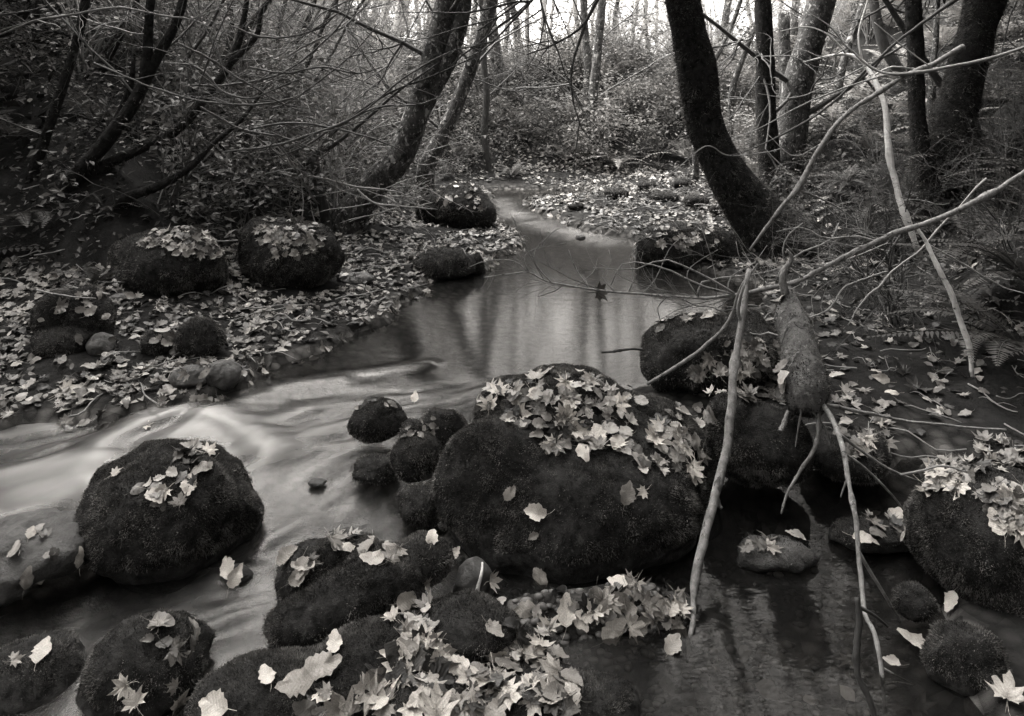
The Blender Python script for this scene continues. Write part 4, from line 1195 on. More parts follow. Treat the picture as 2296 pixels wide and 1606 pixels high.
# the bright wood behind: tall bare alders
def alder_proto(seed, hgt, r, bark):
    g = np.random.default_rng(seed)
    t = empty("alder_tree", (0, 0, 0), "alder", "tree")
    n = 22
    z = np.linspace(-0.2, hgt, n)
    q = np.stack([np.cumsum(g.normal(0, 0.05, n)), np.cumsum(g.normal(0, 0.05, n)), z], 1)
    V, F = tube(q, np.linspace(r, r * 0.35, n), 8, True, 0.25, seed)
    link("trunk", mesh("trunk", V, F, M[bark]), t)
    tips = []
    for i in range(11):
        j = int(g.uniform(0.12, 0.97) * (n - 1))
        acc = Acc()
        a = g.uniform(0, 6.28)
        twig_tree(acc, q[j], np.array([math.cos(a), math.sin(a), g.uniform(0.4, 1.2)]) / 1.3, g.uniform(0.8, 2.0), r * 0.22, 3, g, 3, 0.5, 0.02, 0.5, (2, 3), tips)
        V, F, T = acc.get()
        link("limb", mesh("limb", V, F, M['twig' if i % 2 else 'twig_pale'], True, {"tone": T}), t)
    P = np.array([a for a, _ in tips]); idx = g.integers(0, len(P), 260)
    LV, LF = leaf_kites(P[idx] + g.normal(0, 0.13, (260, 3)), 0.075, g)
    lo = link("leaves", mesh("leaves", LV, LF, M['canopy'], False, {"tone": np.repeat(g.beta(2, 2, 260), 4)}), t); lo["kind"] = "stuff"
    return t
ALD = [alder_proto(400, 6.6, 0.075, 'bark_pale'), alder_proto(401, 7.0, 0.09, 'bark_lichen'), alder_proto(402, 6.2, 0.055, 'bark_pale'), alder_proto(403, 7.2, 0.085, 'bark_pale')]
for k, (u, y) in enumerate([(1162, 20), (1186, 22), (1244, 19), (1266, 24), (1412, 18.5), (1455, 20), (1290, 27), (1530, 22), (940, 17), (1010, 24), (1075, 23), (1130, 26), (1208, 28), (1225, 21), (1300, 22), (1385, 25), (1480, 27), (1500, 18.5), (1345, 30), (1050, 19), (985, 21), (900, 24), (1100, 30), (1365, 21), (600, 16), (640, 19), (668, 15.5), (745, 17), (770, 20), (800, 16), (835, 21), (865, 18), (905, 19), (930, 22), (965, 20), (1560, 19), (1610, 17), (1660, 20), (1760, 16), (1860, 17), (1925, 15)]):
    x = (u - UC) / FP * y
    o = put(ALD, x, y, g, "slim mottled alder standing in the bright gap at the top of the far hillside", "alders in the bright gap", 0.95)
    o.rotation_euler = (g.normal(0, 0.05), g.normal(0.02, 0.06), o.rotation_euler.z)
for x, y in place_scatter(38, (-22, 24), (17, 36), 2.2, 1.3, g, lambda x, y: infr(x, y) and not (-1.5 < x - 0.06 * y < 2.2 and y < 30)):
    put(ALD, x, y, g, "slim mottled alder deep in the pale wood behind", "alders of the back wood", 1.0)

# dark evergreens added beside and behind the view to block sky light
def conifer_proto(seed):
    g = np.random.default_rng(seed)
    t = empty("shade_conifer", (0, 0, 0), "shade_conifer", "tree")
    V, F = tube(np.array([[0, 0, z] for z in np.linspace(-0.4, 11, 14)]), np.linspace(0.2, 0.03, 14), 8, True, 0.15, seed)
    link("trunk", mesh("trunk", V, F, M['bark_dark']), t)
    n = 8500
    z = 11.2 * g.random(n) ** 1.25
    a = g.uniform(0, 6.28, n); rr = (0.25 + 2.3 * (1 - z / 11.4)) * np.sqrt(g.random(n))
    tier = np.sin(z * 5.0 + a * 2) * 0.12
    Q = np.stack([np.cos(a) * rr, np.sin(a) * rr, z + 1.0 - rr * 0.25 + tier], 1)
    LV, LF = leaf_kites(Q, 0.19, g, 0.6, 0.35)
    c = link("crown", mesh("crown", LV, LF, M['shade_conifer'], False, {"tone": np.repeat(g.random(n), 4)}), t); c["kind"] = "stuff"
    return t
CON = [conifer_proto(500), conifer_proto(501)]
for k, (x, y) in enumerate([(-6.0, 5.6), (-7.2, 8.0), (-5.4, 3.0), (-8.5, 10.5), (-6.4, 0.6), (-9.2, 6.0), (5.6, 5.6), (6.8, 8.2), (5.2, 3.2), (8.6, 10.8), (6.0, 0.8), (8.4, 5.0),
                            (-3.6, -3.4), (-1.2, -4.6), (1.4, -4.4), (3.8, -3.2), (0.2, -6.8), (-2.6, -6.5), (3, -6.5)]):
    put(CON, x, y, g, "dark evergreen added for shade on the left side of the ravine" if x < 0 and y > 0 else ("dark evergreen added for shade on the right side of the ravine" if y > 0 else "dark evergreen added for shade behind the viewer, " + ["at the left", "left of the middle", "right of the middle", "at the right", "farthest of all", "far off at the left", "far off at the right"][max(0, k - 12)]), "added shade evergreens on the left" if x < 0 and y > 0 else ("added shade evergreens on the right" if y > 0 else "added shade evergreens behind the viewer"), 1.0)

# unseen maples added so their crowns above the frame shade the near water
def maple_proto(seed):
    g = np.random.default_rng(seed)
    t = empty("shade_maple", (0, 0, 0), "maple", "tree")
    q = catmull(np.array([[0, 0, -0.4], [0.1, 0.1, 1.5], [0.5, 0.1, 3.2], [1.2, 0, 5.0], [1.8, 0, 6.6]]), 18)
    V, F = tube(q, np.linspace(0.26, 0.10, 18), 10, True, 0.18, seed)
    link("trunk", mesh("trunk", V, F, M['bark_moss']), t)
    tips = []
    for i in range(14):
        j = g.integers(9, 18); acc = Acc(); a = g.uniform(-1.7, 1.7)
        twig_tree(acc, q[j], np.array([math.cos(a), math.sin(a), g.uniform(0.0, 0.5)]), g.uniform(2.2, 3.6), 0.05, 3, g, 4, 0.5, -0.01, 0.5, (2, 4), tips)
        V, F, T = acc.get()
        link("limb", mesh("limb", V, F, M['twig'], True, {"tone": T}), t)
    Pn = np.array([a for a, _ in tips]); ii = g.integers(0, len(Pn), 5200)
    LQ = Pn[ii] + g.normal(0, 0.25, (5200, 3)); LQ = LQ[LQ[:, 2] > 3.0]
    LV, LF = leaf_kites(LQ, 0.15, g)
    c = link("crown", mesh("crown", LV, LF, M['foliage'], False, {"tone": np.repeat(g.random(len(LQ)), 4)}), t); c["kind"] = "stuff"
    return t
MAP = [maple_proto(520), maple_proto(521)]
for k, (x, y, rz, lab) in enumerate([(-4.6, 2.6, 0.1, "unseen maple added to shade the rapids from the left bank, beyond the frame edge"), (4.3, 2.2, 2.9, "unseen maple added to shade the water from the right bank, beyond the frame edge"),
                                     (-2.6, -1.6, 0.9, "maple added behind the viewer to shade the near water from the left"), (2.6, -1.8, 2.2, "maple added behind the viewer to shade the near water from the right")]):
    o = MAP[k] if k < 2 else copy_tree(MAP[k - 2])
    o.location = (x, y, ht(x, y)); o.rotation_euler = (0, 0, rz)
    tag(o, lab, "tree", "maples leaning over the near water")

# undergrowth: small leaves and stems no one could count
g = np.random.default_rng(41)
n = 120000
ux, uy = g.uniform(-9, 9, n), g.uniform(3.5, 20, n) 
keep = np.abs(ux) < 0.72 * uy + 0.4
ux, uy = ux[keep], uy[keep]
_, _, ud = terrain(ux, uy)
cl = fbm(np.stack([ux, uy, 0 * ux], 1) * 1.7, 3)
keep = (g.random(len(ux)) < np.where(uy > 12, 0.3, 1.0)) & (ud > np.where(ux < 0, 1.5, np.where(uy > 10, 1.2, 0.55))) & (cl + g.normal(0, 0.3, len(ux)) > -0.22)
ux, uy, cl = ux[keep], uy[keep], cl[keep]
uz = np.array([ht(a, b) for a, b in zip(ux, uy)]) + g.random(len(ux)) ** 1.5 * (0.08 + 0.3 * np.clip(cl + 0.2, 0, 1))
LV, LF = leaf_kites(np.stack([ux, uy, uz], 1), 0.05, g)
o = obj("undergrowth", LV, LF, M['foliage'], None, None, False, {"tone": np.repeat(np.clip(0.3 + 0.3 * cl + g.normal(0, 0.16, len(ux)), 0, 1), 4)})
tag(o, "low leafy undergrowth matting the ravine slopes", "undergrowth", kind="stuff")

# ------------------------------------------------------------------ fallen leaves
def leaf_shape(kind, seed, hi=True):
    """unit-length leaf lying in xy, stem toward -y; (V, F)"""
    g = np.random.default_rng(seed)
    if kind == 'maple':
        pol = [(-90, .10), (-72, .36), (-52, .30), (-35, .66), (-22, .52), (-8, .62), (4, .92), (12, .70), (22, .56), (32, .72), (42, 1.0), (50, .74), (64, .52), (70, .74), (80, .80), (90, 1.10)]
        if not hi: pol = [(-90, .12), (-60, .35), (-35, .6), (-15, .42), (4, .9), (24, .5), (42, 1.0), (64, .44), (90, 1.1)]
        pts = [(math.cos(R(a)) * r_, math.sin(R(a)) * r_) for a, r_ in pol]
        pts = pts + [(-x, y) for x, y in pts[-2:0:-1]]
        pts = np.array(pts) * 0.5
    else:
        nb = 13 if hi else 5
        t = np.linspace(0, 1, nb)
        w = 0.36 * np.sin(np.pi * t ** 0.85) ** 0.75 * (1 - 0.25 * t)
        if hi: w = w + np.where(np.arange(nb) % 2 == 1, 0.014, -0.014) * (w > 0.04)
        pts = np.array([(w[i], t[i] - 0.5) for i in range(nb)] + [(-w[i], t[i] - 0.5) for i in range(nb - 2, 0, -1)])
    pts = pts * (1 + g.normal(0, 0.08, (len(pts), 1)))
    n = len(pts)
    rings = [0.55, 1.0] if hi else [1.0]
    c0 = np.array([[0.0, -0.08 if kind == 'maple' else 0.0]])
    V2 = np.vstack([c0] + [c0 + (pts - c0) * r_ for r_ in rings])
    F = [(0, 1 + i, 1 + (i + 1) % n) for i in range(n)]
    for k in range(len(rings) - 1):
        for i in range(n):
            a, b = 1 + k * n + i, 1 + k * n + (i + 1) % n
            F += [(a, a + n, b + n), (a, b + n, b)]
    x, y = V2[:, 0], V2[:, 1]
    roll = 1.9 if seed % 4 == 1 else 1.0
    f, cx, cy_ = g.uniform(0.0, 0.35), g.uniform(-0.5, 0.6) * roll, g.uniform(-0.4, 0.5) * roll
    z = f * np.abs(x) + cx * x * x + cy_ * y * y + 0.12 * fbm(np.stack([x * 3, y * 3, 0 * x + seed], 1), 2)
    if kind != 'maple' and hi: z = z + 0.012 * np.sin(y * 45 + np.abs(x) * 20)
    V = np.stack([x, y, z], 1)
    F = np.array(F)
    if hi:
        e = g.uniform(-0.25, 0.25)
        y0 = pts[:, 1].min()
        q = catmull(np.array([[0, -0.08 if kind == 'maple' else y0 + .02, 0.01], [e * 0.3, y0 - 0.15, 0.02], [e, y0 - g.uniform(0.25, 0.45), 0.08]]), 5)
        tv, tf = tube(q, 0.009, 3)
        V, F = np.vstack([V, tv]), np.vstack([F, tf + len(V)])
        # midrib, a raised thread
        tv, tf = tube(np.array([[0, -0.4, 0.02], [0, -0.1, 0.012 + 0.0], [0, 0.15, 0.012 + cy_ * .02], [0, 0.4, 0.014 + cy_ * 0.16]]), [0.008, 0.007, 0.005, 0.003], 3)
        V, F = np.vstack([V, tv]), np.vstack([F, tf + len(V)])
    return V, F
NVAR = 10
HI = {k: [leaf_shape(k, 600 + i, True) for i in range(NVAR)] for k in ('maple', 'alder')}
LO = {k: [leaf_shape(k, 640 + i, False) for i in range(NVAR)] for k in ('maple', 'alder')}
HIM = {k: [mesh("%s_leaf" % k, V, F, M['leaf'], True) for V, F in HI[k]] for k in HI}

BVH = build_bvh()
LEAVES = []      # dict per leaf
def basis(nrm, g, tilt, spin=None):
    nn = np.array(nrm) + g.normal(0, tilt, 3); nn /= np.linalg.norm(nn)
    a = np.cross(nn, [0.3, 1, 0.1]); a /= np.linalg.norm(a)
    b = np.cross(nn, a)
    s = g.uniform(0, 6.28) if spin is None else spin
    x = a * math.cos(s) + b * math.sin(s); y = np.cross(nn, x)
    return np.stack([x, y, nn], 1)
def add_leaf(p, nrm, g, kind, size, tone, place, tilt=0.3, lift=None, spin=None, label=None):
    B = basis(nrm, g, tilt, spin)
    p = np.array(p) + np.array(nrm) * (lift if lift is not None else g.uniform(0.004, 0.02))
    LEAVES.append(dict(p=p, B=B, kind=kind, size=size, tone=float(np.clip(tone, 0, 1)), place=place, label=label, var=int(g.integers(NVAR))))

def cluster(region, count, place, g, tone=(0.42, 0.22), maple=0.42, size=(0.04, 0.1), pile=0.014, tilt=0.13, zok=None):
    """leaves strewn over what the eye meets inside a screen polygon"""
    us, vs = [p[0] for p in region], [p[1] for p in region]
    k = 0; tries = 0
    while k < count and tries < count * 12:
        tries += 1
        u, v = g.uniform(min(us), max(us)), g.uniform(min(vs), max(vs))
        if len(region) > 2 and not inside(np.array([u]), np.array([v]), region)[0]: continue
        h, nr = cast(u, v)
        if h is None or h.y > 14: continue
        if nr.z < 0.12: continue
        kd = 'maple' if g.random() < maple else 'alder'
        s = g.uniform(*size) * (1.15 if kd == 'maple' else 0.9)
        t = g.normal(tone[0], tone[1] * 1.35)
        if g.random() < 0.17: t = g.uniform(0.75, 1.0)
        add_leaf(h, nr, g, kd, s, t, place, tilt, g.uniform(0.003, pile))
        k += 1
box = lambda a, b, c, d: [(a, b), (c, b), (c, d), (a, d)]
g = np.random.default_rng(51)
cluster([(1070, 860), (1180, 822), (1320, 845), (1410, 875), (1445, 915), (1395, 962), (1300, 1000), (1215, 1012), (1175, 965), (1085, 930)], 125, "heaped on top of the largest boulder", g, (0.4, 0.22), 0.42, pile=0.02)
cluster(box(1300, 960, 1410, 1015), 16, "heaped on top of the largest boulder", g, (0.6, 0.2))
cluster([(1455, 960), (1520, 940), (1570, 1010), (1550, 1075), (1480, 1060), (1450, 1010)], 42, "strewn down the right shoulder of the largest boulder", g, (0.55, 0.2), 0.5)
cluster(box(1425, 1010, 1480, 1070), 8, "strewn down the right shoulder of the largest boulder", g, (0.6, 0.2))
cluster([(300, 1095), (390, 1060), (440, 1085), (400, 1145), (320, 1135)], 14, "on the front shoulder of the rounded boulder in the rapids", g, (0.55, 0.2))
cluster([(390, 990), (470, 1000), (495, 1035), (430, 1060), (400, 1040)], 12, "on the crown of the rounded boulder in the rapids", g, (0.4, 0.2))
cluster([(640, 1606), (720, 1555), (800, 1520), (860, 1480), (960, 1440), (1100, 1450), (1230, 1440), (1300, 1520), (1310, 1606)], 125, "in the heap at the bottom edge of the photo", g, (0.3, 0.22), 0.45, (0.05, 0.11), 0.02, 0.15)
cluster([(860, 1400), (900, 1330), (960, 1350), (990, 1450), (900, 1480)], 26, "in the trail above the bottom heap", g, (0.5, 0.2), 0.5, (0.05, 0.09))
cluster([(1310, 1290), (1440, 1290), (1550, 1310), (1550, 1400), (1430, 1420), (1320, 1370)], 42, "in the drift caught against the foot of the pale thick stick", g, (0.36, 0.16), 0.5, (0.045, 0.085), 0.015, 0.14)
cluster(box(1090, 1290, 1320, 1430), 16, "on the wet gravel under the largest boulder", g, (0.45, 0.22), 0.3, (0.05, 0.09))
cluster([(2080, 1040), (2150, 1015), (2190, 1050), (2160, 1105), (2080, 1095)], 34, "in the nearer drift on the boulder cut by the frame edge", g, (0.34, 0.2), 0.5)
cluster([(2190, 1110), (2250, 1080), (2296, 1090), (2296, 1200), (2230, 1180)], 40, "in the farther drift on the boulder cut by the frame edge", g, (0.3, 0.15), 0.4)
cluster(box(2180, 990, 2296, 1060), 26, "on the bank behind the boulder cut by the frame edge", g, (0.35, 0.15))
cluster([(1460, 725), (1500, 700), (1640, 685), (1660, 700), (1580, 715), (1480, 740)], 40, "along the ridge of the pool boulder", g, (0.42, 0.2), 0.5, (0.04, 0.08))
cluster([(1510, 860), (1620, 770), (1720, 760), (1770, 830), (1760, 900), (1650, 900), (1560, 890)], 110, "on the leafy slope between the pool boulder and the stump", g, (0.34, 0.16), 0.45, (0.05, 0.09), 0.03)
cluster(box(1680, 640, 1760, 690), 9, "on the broken top of the stump", g, (0.55, 0.2))
cluster(box(1500, 900, 1600, 960), 12, "at the right edge of the largest boulder", g, (0.5, 0.2), 0.4)
cluster([(1880, 700), (2060, 660), (2220, 700), (2220, 950), (1900, 940)], 80, "in the shade of the right bank", g, (0.28, 0.14), 0.35, (0.05, 0.09))  # leaf tones lowered: the bank's shade is put into their colour
cluster(box(1850, 880, 1990, 1030), 32, "around the foot of the stump", g, (0.36, 0.16), 0.5)
cluster([(300, 545), (340, 510), (430, 510), (500, 550), (480, 580), (380, 570)], 80, "on the crown of the broad mossy boulder", g, (0.42, 0.18), 0.5, (0.05, 0.09))
cluster(box(480, 560, 545, 625), 20, "on the right flank of the broad mossy boulder", g, (0.5, 0.2))
cluster([(560, 520), (600, 490), (690, 490), (740, 530), (700, 575), (600, 575)], 90, "on the crown of the taller mossy boulder", g, (0.42, 0.18), 0.5, (0.05, 0.09))
cluster([(1440, 540), (1480, 505), (1600, 505), (1620, 550), (1520, 570)], 50, "on the boulder below the leaning trunk", g, (0.4, 0.2), 0.5, (0.05, 0.09))
cluster(box(980, 415, 1090, 470), 22, "on the round topped boulder", g, (0.4, 0.2))
cluster(box(800, 885, 900, 920), 7, "on the small rock standing alone", g, (0.4, 0.2), 0.3, (0.03, 0.06))
cluster(box(900, 935, 985, 985), 12, "on the wedged mossy rock", g, (0.55, 0.2), 0.2, (0.03, 0.05))
cluster(box(700, 1195, 830, 1240), 12, "on the steep mossy rock", g, (0.35, 0.15), 0.3)
cluster(box(300, 1400, 440, 1470), 8, "on the wet mossy rock at the bottom", g, (0.3, 0.1), 0.3)
cluster(box(1670, 1195, 1790, 1235), 9, "on the flat stone awash", g, (0.4, 0.15), 0.4)
cluster(box(1930, 1150, 2060, 1225), 14, "on the flat dark rock in the channel", g, (0.4, 0.18), 0.3, (0.05, 0.1))
cluster(box(0, 1170, 150, 1320), 7, "on the flat bare slab", g, (0.4, 0.15), 0.4)
cluster(box(90, 650, 250, 720), 14, "on the two humped mossy rock", g, (0.45, 0.2))
cluster(box(320, 735, 390, 770), 6, "on the low rock capped by leaves", g, (0.6, 0.2))
cluster(box(1500, 1470, 2060, 1600), 10, "lying under the clear water of the bottom pool", g, (0.25, 0.1), 0.4)
cluster(box(600, 1080, 900, 1300), 14, "under the water of the lower rapids", g, (0.4, 0.1), 0.4)

FEAT = [(1202, 1148, 'alder', 62, .95, 2.6, "single pale pointed leaf on the dark front of the largest boulder"), (1197, 1203, 'alder', 30, .3, 3.0, "small dim leaf below the single pale leaf on the largest boulder"),
        (1443, 1103, 'maple', 40, .95, 3.4, "white star shaped leaf low on the right face of the largest boulder"), (1405, 1108, 'alder', 62, .3, 1.2, "dull brown leaf beside the white star shaped leaf"),
        (1145, 1105, 'alder', 46, .5, 0.4, "curled leaf left of the single pale leaf on the largest boulder"), (1100, 912, 'maple', 66, .85, .8, "big pale maple leaf at the left rim of the largest boulder's heap"),
        (258, 1068, 'maple', 44, .6, .3, "pale leaf on the left face of the rounded boulder in the rapids"),
        (280, 1537, 'maple', 72, .95, 3.6, "upper of three bright maple leaves on the wet rock at the bottom"), (303, 1574, 'maple', 72, .98, 2.2, "middle of three bright maple leaves on the wet rock at the bottom"),
        (396, 1580, 'maple', 76, .9, 2.6, "rightmost of three bright maple leaves on the wet rock at the bottom"), (390, 1537, 'maple', 48, .3, 3.1, "dim maple leaf above the rightmost bright one on the wet rock"),
        (96, 1464, 'alder', 70, .8, 1.4, "oval pale leaf on the submerged looking corner rock"), (30, 1485, 'maple', 50, .45, .4, "dim maple leaf beside the oval pale leaf in the corner"),
        (480, 1586, 'alder', 90, .95, 2.5, "tall ribbed pale leaf standing at the bottom edge"), (598, 1522, 'alder', 66, .9, 1.9, "narrow folded pale leaf on the moss left of the bottom heap"),
        (660, 1540, 'alder', 96, .55, 3.0, "large grey serrated leaf on the moss left of the bottom heap"), (722, 1500, 'alder', 110, .5, .2, "large folded leaf edged in white at the heap's left end"),
        (752, 1445, 'alder', 62, .95, 1.5, "thin white crescent leaf under the log shaped rock"), (912, 1340, 'alder', 66, .95, .6, "bright leaf topping the trail above the bottom heap"),
        (876, 1470, 'alder', 56, .98, 2.7, "white oval leaf with dark midrib in the bottom heap"), (1022, 1502, 'alder', 74, 1.0, 2.9, "white insect bitten leaf in the middle of the bottom heap"),
        (1118, 1465, 'alder', 62, .95, .9, "white serrated leaf at the upper right of the bottom heap"), (1065, 1590, 'alder', 84, .95, 1.2, "round white ribbed leaf at the bottom edge"),
        (878, 1392, 'maple', 60, .7, 2.2, "grey maple leaf with long fingers in the trail above the heap"), (1200, 1465, 'maple', 66, .85, 0.5, "pale maple leaf on the right side of the bottom heap"),
        (1195, 1540, 'maple', 58, .98, 2.8, "white star shaped maple leaf at the heap's right end"), (1275, 1550, 'alder', 76, .5, 2, "square looking grey leaf at the heap's right end"),
        (1210, 1290, 'alder', 66, .6, .4, "upright grey leaf leaning under the largest boulder"), (1175, 1370, 'alder', 62, .45, 3.2, "grey leaf over a dark one on the wet gravel"),
        (1268, 1368, 'alder', 74, 1.0, 1.4, "white leaf cluster's broad leaf on the wet gravel"), (1310, 1380, 'alder', 52, 1.0, 2.9, "white striped leaf beside the broad white leaf on the gravel"), (1385, 1310, 'alder', 58, .95, 2.2, "white leaf at the top of the drift by the thick stick"),
        (1375, 1412, 'alder', 78, .6, .7, "large grey leaf at the lower edge of the drift by the thick stick"), (1510, 1450, 'alder', 66, .45, .6, "dark grey leaf by the wet foot of the thick stick"),
        (968, 1208, 'alder', 48, 1.0, 1.3, "white leaf on the upper end of the log shaped rock"), (1020, 1245, 'alder', 40, .85, .7, "pale leaf against the foot of the largest boulder"),
        (950, 1310, 'maple', 44, .6, .2, "grey leaf standing on the right end of the log shaped rock"), (515, 1275, 'alder', 66, .95, 1.7, "pale curled leaf caught on the small stone in the lower rapids"), (528, 1292, 'alder', 56, 1.0, 1.2, "white leaf wrapped on the small stone in the lower rapids"),
        (175, 1248, 'alder', 50, .8, 2.0, "pale leaf at the right tip of the flat bare slab"), (65, 1200, 'alder', 38, .8, 1.5, "pale bitten leaf in the middle of the flat bare slab"),
        (2136, 1355, 'alder', 56, .8, 3.3, "pale leaf hanging on the dark boulder above the corner rock"), (2045, 1440, 'alder', 74, .7, 2.3, "pale leaf at the tip of the forked branch's side shoot"), (1998, 1490, 'alder', 44, .55, 2.2, "grey leaf floating beside the forked branch"),
        (2000, 882, 'alder', 34, .85, 2.4, "pale round leaf in the shade right of the stump"), (2260, 1570, 'maple', 110, .7, .5, "blurred maple leaf in the bottom corner"), (1975, 852, 'alder', 42, .6, 2.2, "grey leaf just above the pale round one in the shade"),
        (930, 895, 'alder', 34, .95, 1.3, "white leaf floating above the wedged mossy rock"), (2012, 1160, 'alder', 70, .8, 1.4, "long pale curled leaf on the flat dark rock in the channel"),
        (1330, 978, 'alder', 88, 1.0, 1.6, "longest white leaf at the lower edge of the largest boulder's heap"), (148, 880, 'maple', 62, .8, .4, "pale folded maple leaf on the near bank"), (325, 960, 'maple', 40, .9, .2, "pale small maple leaf at the near bank's edge")]
for (u, v, kd, px, tn, spin, lab) in FEAT:
    h, nr = cast(u, v)
    if h is None: continue
    zs = float(zw(h.x, np.array(h.y)))
    if h.z < zs - 0.002:      # a leaf afloat
        d = (h - CAMV); h = CAMV + d * ((CAM_H - zs - 0.003) / (CAM_H - h.z)); nr = Vector((0, 0, 1))
    tocam = (CAMV - h).normalized()
    nr = (nr * 0.75 + tocam * 0.35).normalized()
    add_leaf(h, nr, g, kd, px / FP * h.y * 0.86, tn, "", 0.12, 0.012, spin + 2.2, lab)

# the carpet on the banks, strewn over the ground itself
def carpet(n, xr, yr, dr, dens_noise, tone, place, size=(0.05, 0.1), cond=None):
    x, y = g.uniform(*xr, n), g.uniform(*yr, n)
    _, _, d = terrain(x, y)
    cl = 1.5 * fbm(np.stack([x, y, 0 * x + 3], 1) * 2.6, 4)
    ok = (d > dr[0]) & (d < dr[1]) & (cl + g.normal(0, 0.2, n) > dens_noise)
    if cond is not None: ok &= cond(x, y)
    for a, b, c in zip(x[ok], y[ok], cl[ok]):
        h, nr, _, _ = BVH.ray_cast(Vector((a, b, 1.5 + 0.3 * b)), Vector((0, 0, -1)))
        if h is None or nr.z < 0.2 or h.z > ht(a, b) + 0.07: continue
        kd = 'maple' if g.random() < 0.42 else 'alder'
        t = g.normal(tone - 0.02 + 0.25 * c, 0.21)
        if g.random() < 0.08: t = g.uniform(0.7, 1)
        add_leaf(h, nr, g, kd, g.uniform(*size) * (1.15 if kd == 'maple' else 0.9), t, place, 0.24, g.uniform(0.002, 0.025))
carpet(15000, (-5.2, 0.2), (3.1, 8.6), (-0.05, 1.7), -0.5, 0.30, "on the left bank below the mossy boulders", (0.042, 0.085), cond=lambda x, y: x < 0.1)
carpet(12000, (-0.9, 4.2), (6.0, 13.5), (-0.05, 1.7), -0.2, 0.2, "on the far flat beyond the pool", (0.05, 0.095), cond=lambda x, y: (x > 0.15) | (y > 10.5))
carpet(2300, (1.1, 4.5), (2.4, 6.8), (0.0, 1.8), 0.0, 0.16, "in the shade of the right bank", cond=lambda x, y: x > 0.9)  # darker tone paints the shade of the bank into these leaves
carpet(4000, (-5, 5), (6, 14), (1.4, 4), 0.05, 0.36, "on the forest slopes")

acc = Acc()
for i in range(900):
    x, y = (g.uniform(-4.5, 0.2), g.uniform(3.2, 9)) if i % 2 else (g.uniform(0.9, 4.0), g.uniform(2.5, 10))
    _, _, d = terrain(np.array([x]), np.array([y]))
    if not (0.0 < d[0] < 2.2): continue
    h, nr, _, _ = BVH.ray_cast(Vector((x, y, 1.5 + 0.3 * y)), Vector((0, 0, -1)))
    if h is None or h.z > ht(x, y) + 0.3: continue
    a = g.uniform(0, 6.28); L_ = g.uniform(0.06, 0.4) ; r_ = L_ * 0.012 + 0.001
    q = np.array([[x + math.cos(a) * L_ * (f - .5) + g.normal(0, .01), y + math.sin(a) * L_ * (f - .5) + g.normal(0, .01), h.z + 0.02 + g.normal(0, .012)] for f in np.linspace(0, 1, 5)])
    V, F = tube(catmull(q, 8), np.linspace(r_, r_ * 0.5, 8), 4)
    acc.add(V, F)
o = acc.make("twig_litter", M['twig_pale']); tag(o, "broken twigs scattered among the fallen leaves", "twig litter", kind="stuff")

# the leaves that show largest become objects of their own, the rest one carpet
for L in LEAVES:
    p = L['p']
    u, v = UC + p[0] / p[1] * FP, VH - (p[2] - CAM_H) / p[1] * FP
    face = abs((L['B'][:, 2] @ (np.array(CAMV) - p))) / np.linalg.norm(np.array(CAMV) - p)
    sc = (L['size'] / p[1]) ** 2 * (0.25 + face)
    if not (-20 < u < 2316 and -20 < v < 1626): sc = 0
    elif sc > 2e-4:
        d = (Vector(p) + Vector(L['B'][:, 2]) * 0.01 - CAMV); dist = d.length
        hh = BVH.ray_cast(CAMV, d / dist)[3]
        if hh is not None and hh < dist - 0.05: sc = 0
        w_ = float(zw(p[0], np.array(p[1])))
        if p[2] < w_ - 0.004: sc *= 0.05
    L['score'] = sc + (10 if L['label'] else 0)
LEAVES.sort(key=lambda L: -L['score'])
for L in LEAVES[:300]:
    o = link("%s_leaf" % L['kind'], HIM[L['kind']][L['var']])
    mw = Matrix([[*(L['B'][i] * L['size']), L['p'][i]] for i in range(3)] + [[0, 0, 0, 1]])
    o.matrix_world = mw
    o["tone"] = L['tone']
    t = L['tone']
    if L['label']: tag(o, L['label'], "leaf", "fallen leaves that stand out")
    else:
        sh = "bright pale" if t > 0.72 else ("mid grey" if t > 0.36 else "dull dark")
        kd = "maple leaf" if L['kind'] == 'maple' else "oval leaf"
        tag(o, "%s %s %s" % (sh, kd, L['place']), "leaf", "fallen leaves " + L['place'])
acc = Acc()
for L in LEAVES[300:]:
    near = L['score'] > 1.2e-4
    V, F = (HI if near else LO)[L['kind']][L['var']]
    acc.add((V * L['size']) @ L['B'].T + L['p'], F, L['tone'])
o = acc.make("leaf_litter", M['litter'])
tag(o, "carpet of fallen autumn leaves over banks and boulders", "leaf litter", kind="stuff")
# a withered leaf hooked on the long arching branch
q = P3(1342, 655, 4.33)
o = link("maple_leaf", HIM['maple'][2]); o["tone"] = 0.12
Bm = basis(np.array([0.15, -0.95, 0.3]), g, 0.02, 2.4) * 0.13
o.matrix_world = Matrix([[*Bm[i], q[i]] for i in range(3)] + [[0, 0, 0, 1]])
tag(o, "dark withered maple leaf hooked on the long arching branch over the pool", "leaf")
print("leaves", len(LEAVES), "score300", LEAVES[300]['score'])

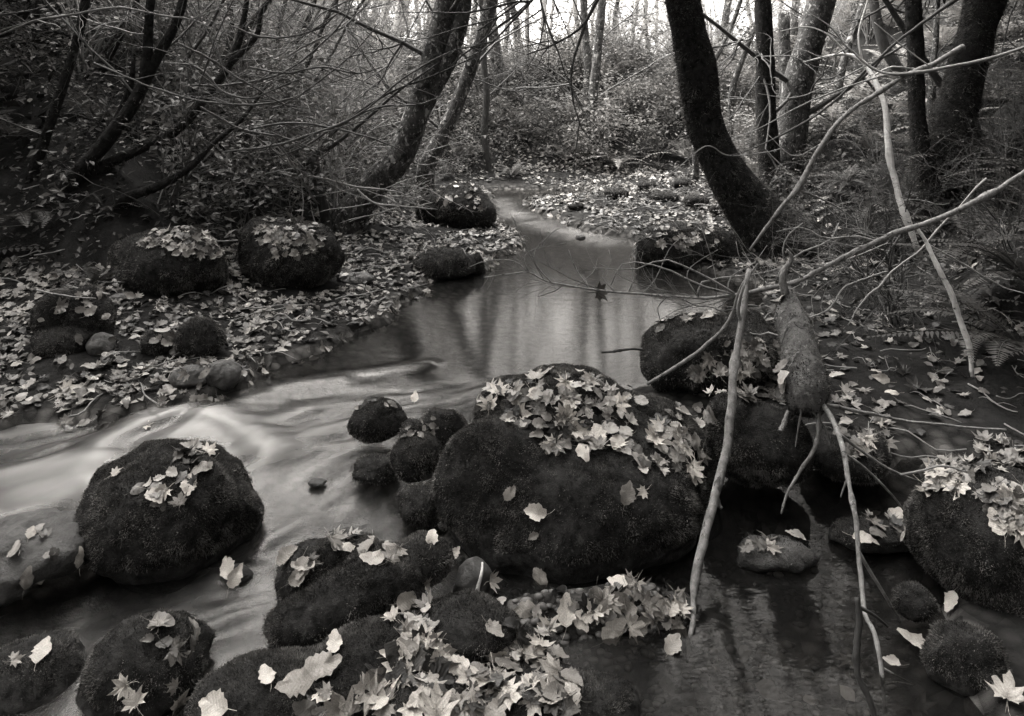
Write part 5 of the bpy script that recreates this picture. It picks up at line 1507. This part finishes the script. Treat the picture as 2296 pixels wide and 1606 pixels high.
# ------------------------------------------------------------------ labels: where repeats stand next to what one can find
MARKS = [(1600, 300, "the thick left leaning trunk"), (1722, 200, "the slender mossy trunk"), (1790, 150, "the lichen spotted trunk"), (1990, 300, "the white bent sapling"), (2130, 280, "the frame edge leaning trunk"),
         (1330, 220, "the twin thin trunks"), (1115, 150, "the dark trunk above the bend"), (1090, 310, "the straight thin trunk"), (925, 290, "the white spotted leaner"), (1030, 210, "the second leaner"),
         (720, 130, "the lone pale alder"), (712, 400, "the forked sapling"), (300, 230, "the forking dark trunk"), (120, 240, "the corner slanting trunk"), (470, 210, "the low arching trunk"), (1045, 460, "the round topped boulder"),
         (650, 560, "the taller twin boulder"), (390, 580, "the broad mossy boulder"), (1450, 440, "the low mossy stones"), (1530, 550, "the boulder below the trunk"), (1230, 360, "the stream bend"),
         (1590, 780, "the pool boulder"), (1800, 800, "the stump"), (2140, 700, "the upright broken branch"), (2230, 1100, "the frame edge boulder"), (1640, 1000, "the thick pale stick"), (375, 1080, "the rapids boulder"),
         (60, 1230, "the flat bare slab"), (330, 1540, "the wet bottom rock"), (840, 940, "the small lone rock"), (930, 1010, "the wedged rock"), (800, 1320, "the log shaped rock"), (1062, 1305, "the veined stone"),
         (1740, 1240, "the flat stone awash"), (1965, 1200, "the flat channel rock"), (2165, 1485, "the round corner rock"), (1022, 1502, "the bitten white leaf"), (876, 1470, "the white oval leaf"), (1118, 1465, "the white serrated leaf"),
         (1195, 1540, "the white star leaf"), (722, 1500, "the white edged leaf"), (1065, 1590, "the round white leaf"), (1100, 912, "the big rim leaf"), (1330, 978, "the longest white leaf"), (1202, 1148, "the single pointed leaf"),
         (1268, 1368, "the white leaf cluster"), (1375, 1412, "the large grey drift leaf"), (1443, 1103, "the lone star leaf"), (1250, 850, "the largest boulder's top"), (1500, 1000, "the largest boulder's right shoulder"),
         (912, 1340, "the bright trail leaf"), (1275, 1550, "the square grey leaf"), (120, 880, "the folded bank leaf"), (225, 700, "the two humped rock"), (450, 760, "the egg shaped rock")]
RANK = ["closest", "second closest", "third closest", "fourth closest", "fifth closest", "sixth closest", "seventh closest", "eighth closest", "ninth closest", "tenth closest", "eleventh closest", "twelfth closest",
        "thirteenth closest", "fourteenth closest", "fifteenth closest", "sixteenth closest"]
cells = {}
bpy.context.view_layer.update()
for o in list(COL.objects):
    if o.parent is not None or "group" not in o.keys() or "label" not in o.keys(): continue
    cat = o["category"]
    if cat not in ("fern", "shrub", "leaf", "sapling", "tree", "rock"): continue
    if o["group"] in ("fallen leaves that stand out", "near ferns at the frame edges", "single ferns by the water", "maples leaning over the near water", "shrubs by the upper stream"): continue
    p = o.matrix_world.translation
    if p.y < 1: continue
    top = 0.35 if cat in ("fern", "shrub") else (1.0 if cat in ("sapling", "tree") else 0.0)
    u, v = UC + p.x / p.y * FP, VH - (p.z + top - CAM_H) / p.y * FP
    if cat == "leaf": kind = o["label"].split(" leaf ")[0] + " leaf"
    elif cat == "rock": kind = "low mossy stone"
    elif o["label"].startswith("thin bare stem"): kind = "thin bare stem"
    elif o["label"].startswith("dark evergreen"): kind = "dark evergreen"  # the evergreens added to shade the ravine
    else: kind = {"fern": "sword fern", "sapling": "pale leafy sapling", "tree": "slim mottled alder"}.get(cat) or ("half bare brush" if o["label"].startswith("twiggy") else "leafy shrub")
    best = sorted(((u - a) ** 2 + ((v - b) * 1.0) ** 2, nm, a, b) for a, b, nm in MARKS)[0]
    d2, nm, a, b = best
    side = ("right of" if u > a else "left of") if abs(u - a) > abs(v - b) else ("below" if v > b else "above")
    cells.setdefault((kind, side, nm), []).append((d2, o))
for (kind, side, nm), lst in cells.items():
    lst.sort(key=lambda t: t[0])
    for i, (_, o) in enumerate(lst):
        if i < len(RANK): o["label"] = "%s %s %s %s" % (RANK[i], kind, side, nm)
